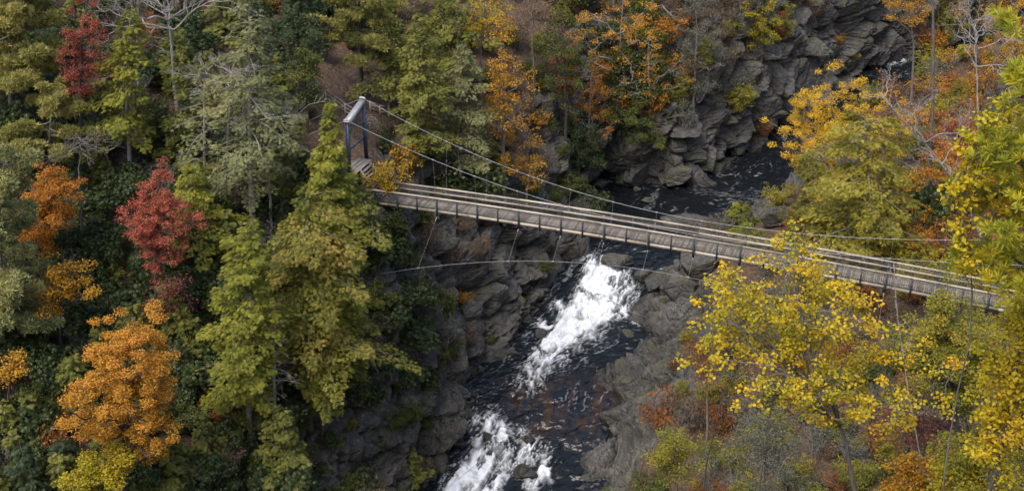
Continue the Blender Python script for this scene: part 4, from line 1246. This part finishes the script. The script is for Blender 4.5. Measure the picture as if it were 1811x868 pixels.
boulder(862, 772, (1.8, 1.2, 1.0), 'black rounded boulder at the head of the lower rapids', 27, 1.0, sink=.5)
boulder(935, 776, (1.3, 1.0, .8), 'small dark boulder between the two lower chutes', 28, 1.0, sink=.5)
boulder(825, 560, (2.6, 2.2, 5.5), 'tall pale slab boulder standing on the left cliff', 29, .0, sink=.45, tilt=.5)

# ------------------------------------------------------------------ undergrowth
def inpoly(x, y, poly):
    c = False; n = len(poly)
    for i in range(n):
        x1, y1 = poly[i]; x2, y2 = poly[i - 1]
        if (y1 > y) != (y2 > y) and x < (x2 - x1) * (y - y1) / (y2 - y1) + x1: c = not c
    return c
R_PROM = [(1150, 340), (1165, 250), (1230, 215), (1290, 180), (1345, 230), (1330, 300), (1210, 345)]
R_CLIFF = [(1325, 245), (1325, 150), (1365, 85), (1430, 40), (1500, -10), (1600, -10), (1610, 110), (1400, 225)]
R_LEFT = [(690, 500), (720, 385), (1060, 400), (1040, 490), (850, 690), (730, 880), (530, 880), (545, 745), (640, 745), (760, 650), (820, 560), (740, 560)]
R_APRON = [(1000, 880), (1050, 700), (1090, 580), (1150, 470), (1300, 430), (1330, 490), (1270, 560), (1215, 620), (1190, 700), (1140, 790), (1125, 890)]
R_ALCOVE = [(1050, 350), (1055, 265), (1080, 255), (1170, 255), (1160, 350)]
R_PATH = [(555, 250), (560, 120), (650, 95), (712, 120), (720, 250), (650, 262)]
BARE = [(R_PROM, .10), (R_CLIFF, .03), (R_LEFT, .24), (R_APRON, .05), (R_ALCOVE, 0), (R_PATH, .0)]

PROTO = {}
def proto(kind, v):
    """shape V of an undergrowth kind; first call builds the mesh, later calls copy it"""
    if (kind, v) in PROTO: return PROTO[kind, v]
    rng = np.random.RandomState(hash3(np.array([len(kind) * 31 + ord(kind[2])]), np.array([v]), np.array([7]), 3)[0].__float__().__mul__(99999).__int__())
    if kind == 'rhododendron_bush': me = whorl_shrub(1.7, 2.6, rng, 1250, .135).mesh('rhododendron_bush', [M_TWIG, M_RHO])
    elif kind == 'green_bush': me = leafy_shrub(1.5, 2.3, rng, 3000, .12).mesh('green_bush', [M_TWIG, M_GRN])
    elif kind == 'olive_bush': me = leafy_shrub(1.5, 2.4, rng, 2800, .12).mesh('olive_bush', [M_TWIG, M_OLV])
    elif kind == 'brown_bush': me = leafy_shrub(1.5, 2.3, rng, 900, .11, stems=30).mesh('brown_bush', [M_TWIG, M_BRN])
    elif kind == 'grey_bush': me = leafy_shrub(1.5, 2.3, rng, 1500, .11, stems=28).mesh('grey_bush', [M_BARKS, M_GRY])
    elif kind == 'gold_bush': me = leafy_shrub(1.4, 2.5, rng, 1100, .14, stems=18).mesh('gold_bush', [M_TWIG, M_GOLD])
    elif kind == 'rust_bush': me = leafy_shrub(1.4, 2.3, rng, 1500, .13, stems=18).mesh('rust_bush', [M_TWIG, M_RUST])
    elif kind == 'orange_bush': me = leafy_shrub(1.4, 2.5, rng, 1700, .14, stems=16).mesh('orange_bush', [M_TWIG, M_ORG])
    elif kind == 'yellow_bush': me = leafy_shrub(1.4, 2.5, rng, 1900, .13, stems=16).mesh('yellow_bush', [M_TWIG, M_YELG])
    elif kind == 'young_hemlock':
        gt, gc = hemlock(4.2, 1.7, .3, rng, dens=1.0, dead=.02, prof=.8)
        n0 = gt.n
        for V, (Fc, mi), r_ in zip(gc.v, gc.f, gc.r): gt.add(V, Fc - 0, r_, 1)
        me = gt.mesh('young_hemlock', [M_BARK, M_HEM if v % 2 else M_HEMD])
    PROTO[kind, v] = me
    return me
NV = 4
CATW = {'young_hemlock': 'tree'}
def plant(kind, p, s, rng, label, group):
    o = bpy.data.objects.new(kind, proto(kind, rng.randint(NV)))
    COL.objects.link(o)
    o.location = (p[0], p[1], p[2] - .12 * s); o.rotation_euler = (rng.uniform(-.12, .12), rng.uniform(-.12, .12), rng.uniform(0, 6.28))
    o.scale = (s * rng.uniform(.85, 1.15),) * 2 + (s * rng.uniform(.85, 1.2),)
    tag(o, label, CATW.get(kind, 'bush'), group)
    return o

WHERE = {  # region: (test, mix of kinds, words)
 'll': ('on the shaded slope at the lower left', [('rhododendron_bush', .50), ('green_bush', .19), ('young_hemlock', .12), ('grey_bush', .07), ('brown_bush', .07), ('rust_bush', .05)]),
 'ul': ('under the tall trees at the upper left', [('rhododendron_bush', .48), ('young_hemlock', .20), ('grey_bush', .14), ('brown_bush', .12), ('rust_bush', .06)]),
 'tw': ('on the slope around the bridge tower', [('rhododendron_bush', .40), ('green_bush', .30), ('young_hemlock', .18), ('brown_bush', .12)]),
 'mi': ('on the wooded slope above the left end of the bridge', [('brown_bush', .30), ('gold_bush', .24), ('green_bush', .20), ('olive_bush', .16), ('young_hemlock', .10)]),
 'al': ('on the hillside above the dark alcove', [('green_bush', .30), ('brown_bush', .22), ('orange_bush', .18), ('olive_bush', .14), ('rhododendron_bush', .16)]),
 'rg': ('on the brown slope above the grey cliffs', [('brown_bush', .36), ('grey_bush', .34), ('olive_bush', .20), ('rust_bush', .10)]),
 'lc': ('on the left cliff below the bridge', [('rhododendron_bush', .34), ('green_bush', .30), ('grey_bush', .16), ('brown_bush', .20)]),
 'rb': ('on the far right bank beyond the bridge', [('orange_bush', .13), ('gold_bush', .18), ('brown_bush', .14), ('rust_bush', .08), ('grey_bush', .12), ('olive_bush', .23), ('yellow_bush', .12)]),
 'rf': ('on the right bank below the bridge', [('brown_bush', .20), ('olive_bush', .26), ('grey_bush', .24), ('yellow_bush', .14), ('rust_bush', .10), ('green_bush', .06)]),
}
def region(x, y):
    if x > 1390 - .1 * y and y < 470: return 'rb'
    if x > 1080 and y >= 440: return 'rf'
    if x > 1190 and y < 240: return 'rg'
    if x > 975 and y < 345: return 'al'
    if x > 695 and y < 345: return 'mi'
    if x > 530 and y < 300: return 'tw'
    if x > 600: return 'lc'
    return 'll' if y > 400 else 'ul'
ADJ = {'rhododendron_bush': 'dark green rhododendron bush with long leathery leaves', 'green_bush': 'leafy green bush', 'olive_bush': 'loose olive green bush', 'brown_bush': 'nearly bare brown twiggy bush',
       'grey_bush': 'thin grey green twiggy bush', 'gold_bush': 'sparse bush with golden leaves', 'rust_bush': 'rust brown bush', 'orange_bush': 'orange leaved bush', 'yellow_bush': 'yellow green bush', 'young_hemlock': 'knee to head high young hemlock'}
ADJ['young_hemlock'] = 'small green young hemlock'
frng = np.random.RandomState(77)
def pick(mix):
    u = frng.rand() * sum(w_ for _, w_ in mix)
    for k, w_ in mix:
        u -= w_
        if u <= 0: return k
    return mix[-1][0]
NPL = 0
def fill(x0, x1, y0, y1, st, smin=.6, smax=1.45):
    global NPL
    for gy in np.arange(y0, y1, st * .85):
        for gx in np.arange(x0, x1, st):
            x, y = gx + frng.uniform(-.5, .5) * st, gy + frng.uniform(-.5, .5) * st
            q = hit(x, y)
            if q is None: continue
            wv = water_at(x, y)
            if wv is not None and wv[1] < q[3] + .3: continue
            den = 1.0
            for poly, dn in BARE:
                if inpoly(x, y, poly): den = dn
            if frng.rand() > den: continue
            p = q[0]
            # keep the bridge's own line clear
            rel = p - dk(0, 0, 0); i_ = rel @ AX / STEP
            if -3.6 < i_ < 29 and abs(rel @ PV) < 2.2 and -3.2 < rel[2] < 4: continue
            s = frng.uniform(smin, smax) * (.55 if den < .5 else 1)
            dep = to_px(p)[2]
            s *= np.clip(dep / 100, .62, 1.1)
            rg = region(x, y)
            words, mix = WHERE[rg]
            k = pick(mix)
            plant(k, p, s, frng, ADJ[k] + ' ' + words, ADJ[k].split(' with ')[0].replace('bush', 'bushes') + ' ' + words)
            NPL += 1
fill(-40, 1850, -70, 470, 42)
fill(-40, 1850, 470, 1010, 50)
fill(-20, 560, 520, 940, 58, 1.0, 1.5)
fill(1090, 1330, -20, 215, 34, .9, 1.4)
fill(1240, 1811, 520, 1000, 60, 1.0, 1.5)
fill(1400, 1811, -40, 460, 60, 1.0, 1.5)
fill(1600, 1840, -30, 260, 40, .9, 1.5)
def S(kind, px, py, s, label):
    q = hit(px, py)
    plant(kind, q[0], s, frng, label, (label.split(' with ')[0] + ' on cliff ledges') if 'on a ledge' in label else None)
S('rhododendron_bush', 705, 470, 1.5, 'glossy green bush under the left end of the bridge')
S('green_bush', 690, 430, 1.6, 'leafy green bush hugging the bridge abutment')
S('green_bush', 745, 400, 1.1, 'green bush with a few yellow leaves below the first tie rod')
S('rhododendron_bush', 690, 600, 1.5, 'dark bush in the cleft of the left cliff')
S('rhododendron_bush', 740, 620, 1.4, 'dark bush on the ledge right of the cleft')
S('rhododendron_bush', 715, 690, 1.3, 'dark bush lower down in the cliff cleft')
S('young_hemlock', 735, 850, .8, 'little hemlock at the cliff foot near the bottom frame edge')
S('green_bush', 800, 640, 1.1, 'green bush hanging over the cliff edge by the rapids')
S('grey_bush', 790, 600, 1.2, 'grey green bush on the cliff above the rapids')
S('gold_bush', 820, 545, .8, 'small golden bush growing from the cliff face')
S('rust_bush', 860, 400, .9, 'brown leaved bush on the cliff just under the deck')
S('green_bush', 705, 760, .9, 'green bush with orange leaves near the base of the pillar')
S('yellow_bush', 620, 760, .6, 'small yellowish bush on the rock pillar')
S('rhododendron_bush', 1660, 415, 1.7, 'wide dark rhododendron bush beyond the right rails')
S('rhododendron_bush', 1640, 400, 1.4, 'dark rhododendron bush beside the dark pine trunk')
S('rust_bush', 1190, 655, .5, 'little red leaved bush on the rock apron')

S('rhododendron_bush', 650, 480, 1.20, ADJ['rhododendron_bush'].split(' with ')[0] + ' on a ledge of the left cliff below the bridge')
S('green_bush', 665, 545, 1.20, ADJ['green_bush'].split(' with ')[0] + ' on a ledge of the left cliff below the bridge')
S('rhododendron_bush', 705, 545, 1.00, ADJ['rhododendron_bush'].split(' with ')[0] + ' on a ledge of the left cliff below the bridge')
S('grey_bush', 765, 580, 1.10, ADJ['grey_bush'].split(' with ')[0] + ' on a ledge of the left cliff below the bridge')
S('green_bush', 775, 655, 1.10, ADJ['green_bush'].split(' with ')[0] + ' on a ledge of the left cliff below the bridge')
S('rhododendron_bush', 750, 705, 1.10, ADJ['rhododendron_bush'].split(' with ')[0] + ' on a ledge of the left cliff below the bridge')
S('rhododendron_bush', 690, 660, 1.30, ADJ['rhododendron_bush'].split(' with ')[0] + ' on a ledge of the left cliff below the bridge')
S('olive_bush', 640, 705, 0.80, ADJ['olive_bush'].split(' with ')[0] + ' on a ledge of the left cliff below the bridge')
S('green_bush', 730, 745, 0.90, ADJ['green_bush'].split(' with ')[0] + ' on a ledge of the left cliff below the bridge')
S('brown_bush', 790, 470, 1.10, ADJ['brown_bush'].split(' with ')[0] + ' on a ledge of the left cliff below the bridge')
S('brown_bush', 850, 450, 0.90, ADJ['brown_bush'].split(' with ')[0] + ' on a ledge of the left cliff below the bridge')
S('brown_bush', 820, 410, 1.10, ADJ['brown_bush'].split(' with ')[0] + ' on a ledge of the left cliff below the bridge')
S('brown_bush', 760, 440, 1.10, ADJ['brown_bush'].split(' with ')[0] + ' on a ledge of the left cliff below the bridge')
S('grey_bush', 735, 500, 0.90, ADJ['grey_bush'].split(' with ')[0] + ' on a ledge of the left cliff below the bridge')
# ------------------------------------------------------------------ fallen leaves
lr = np.random.RandomState(9)
PL, NL = [], []
for _ in range(26000):
    x, y = lr.uniform(-30, 1840), lr.uniform(-30, 900)
    q = hit(x, y)
    if q is None: continue
    if q[2] > .5 and lr.rand() > .16: continue
    wv = water_at(x, y)
    if wv is not None and wv[1] < q[3]: continue
    PL.append(q[0] + q[1] * .04); NL.append(q[1])
PL, NL = np.array(PL), np.array(NL)
g = Geo()
stamp(g, T_LEAF[0], T_LEAF[1], PL, frames(rdir(lr, len(PL)), NL + rdir(lr, len(PL)) * .35), .15 * lr.uniform(.6, 1.4, len(PL)), lr.rand(len(PL)))
M_LIT = leafmat('fallen_leaves', [(.06, .038, .025), (.13, .075, .04), (.24, .13, .04), (.36, .20, .05)], .1, .6)
tag(g.obj('fallen_leaves', M_LIT), kind='stuff')
# yellow leaves blown on to the deck
g = Geo(); n = 420
P = np.array([dk(i, o, .03) for i, o in zip(lr.uniform(8, 28, n), lr.uniform(-.8, .8, n))])
stamp(g, T_LEAF[0], T_LEAF[1], P, frames(rdir(lr, n) * np.array([1, 1, .1]), np.array([[0, 0, 1.]]) + rdir(lr, n) * .3), .13, lr.rand(n))
tag(g.obj('fallen_leaves', M_GOLD), kind='stuff')
NLOG.append('plants %d' % NPL)
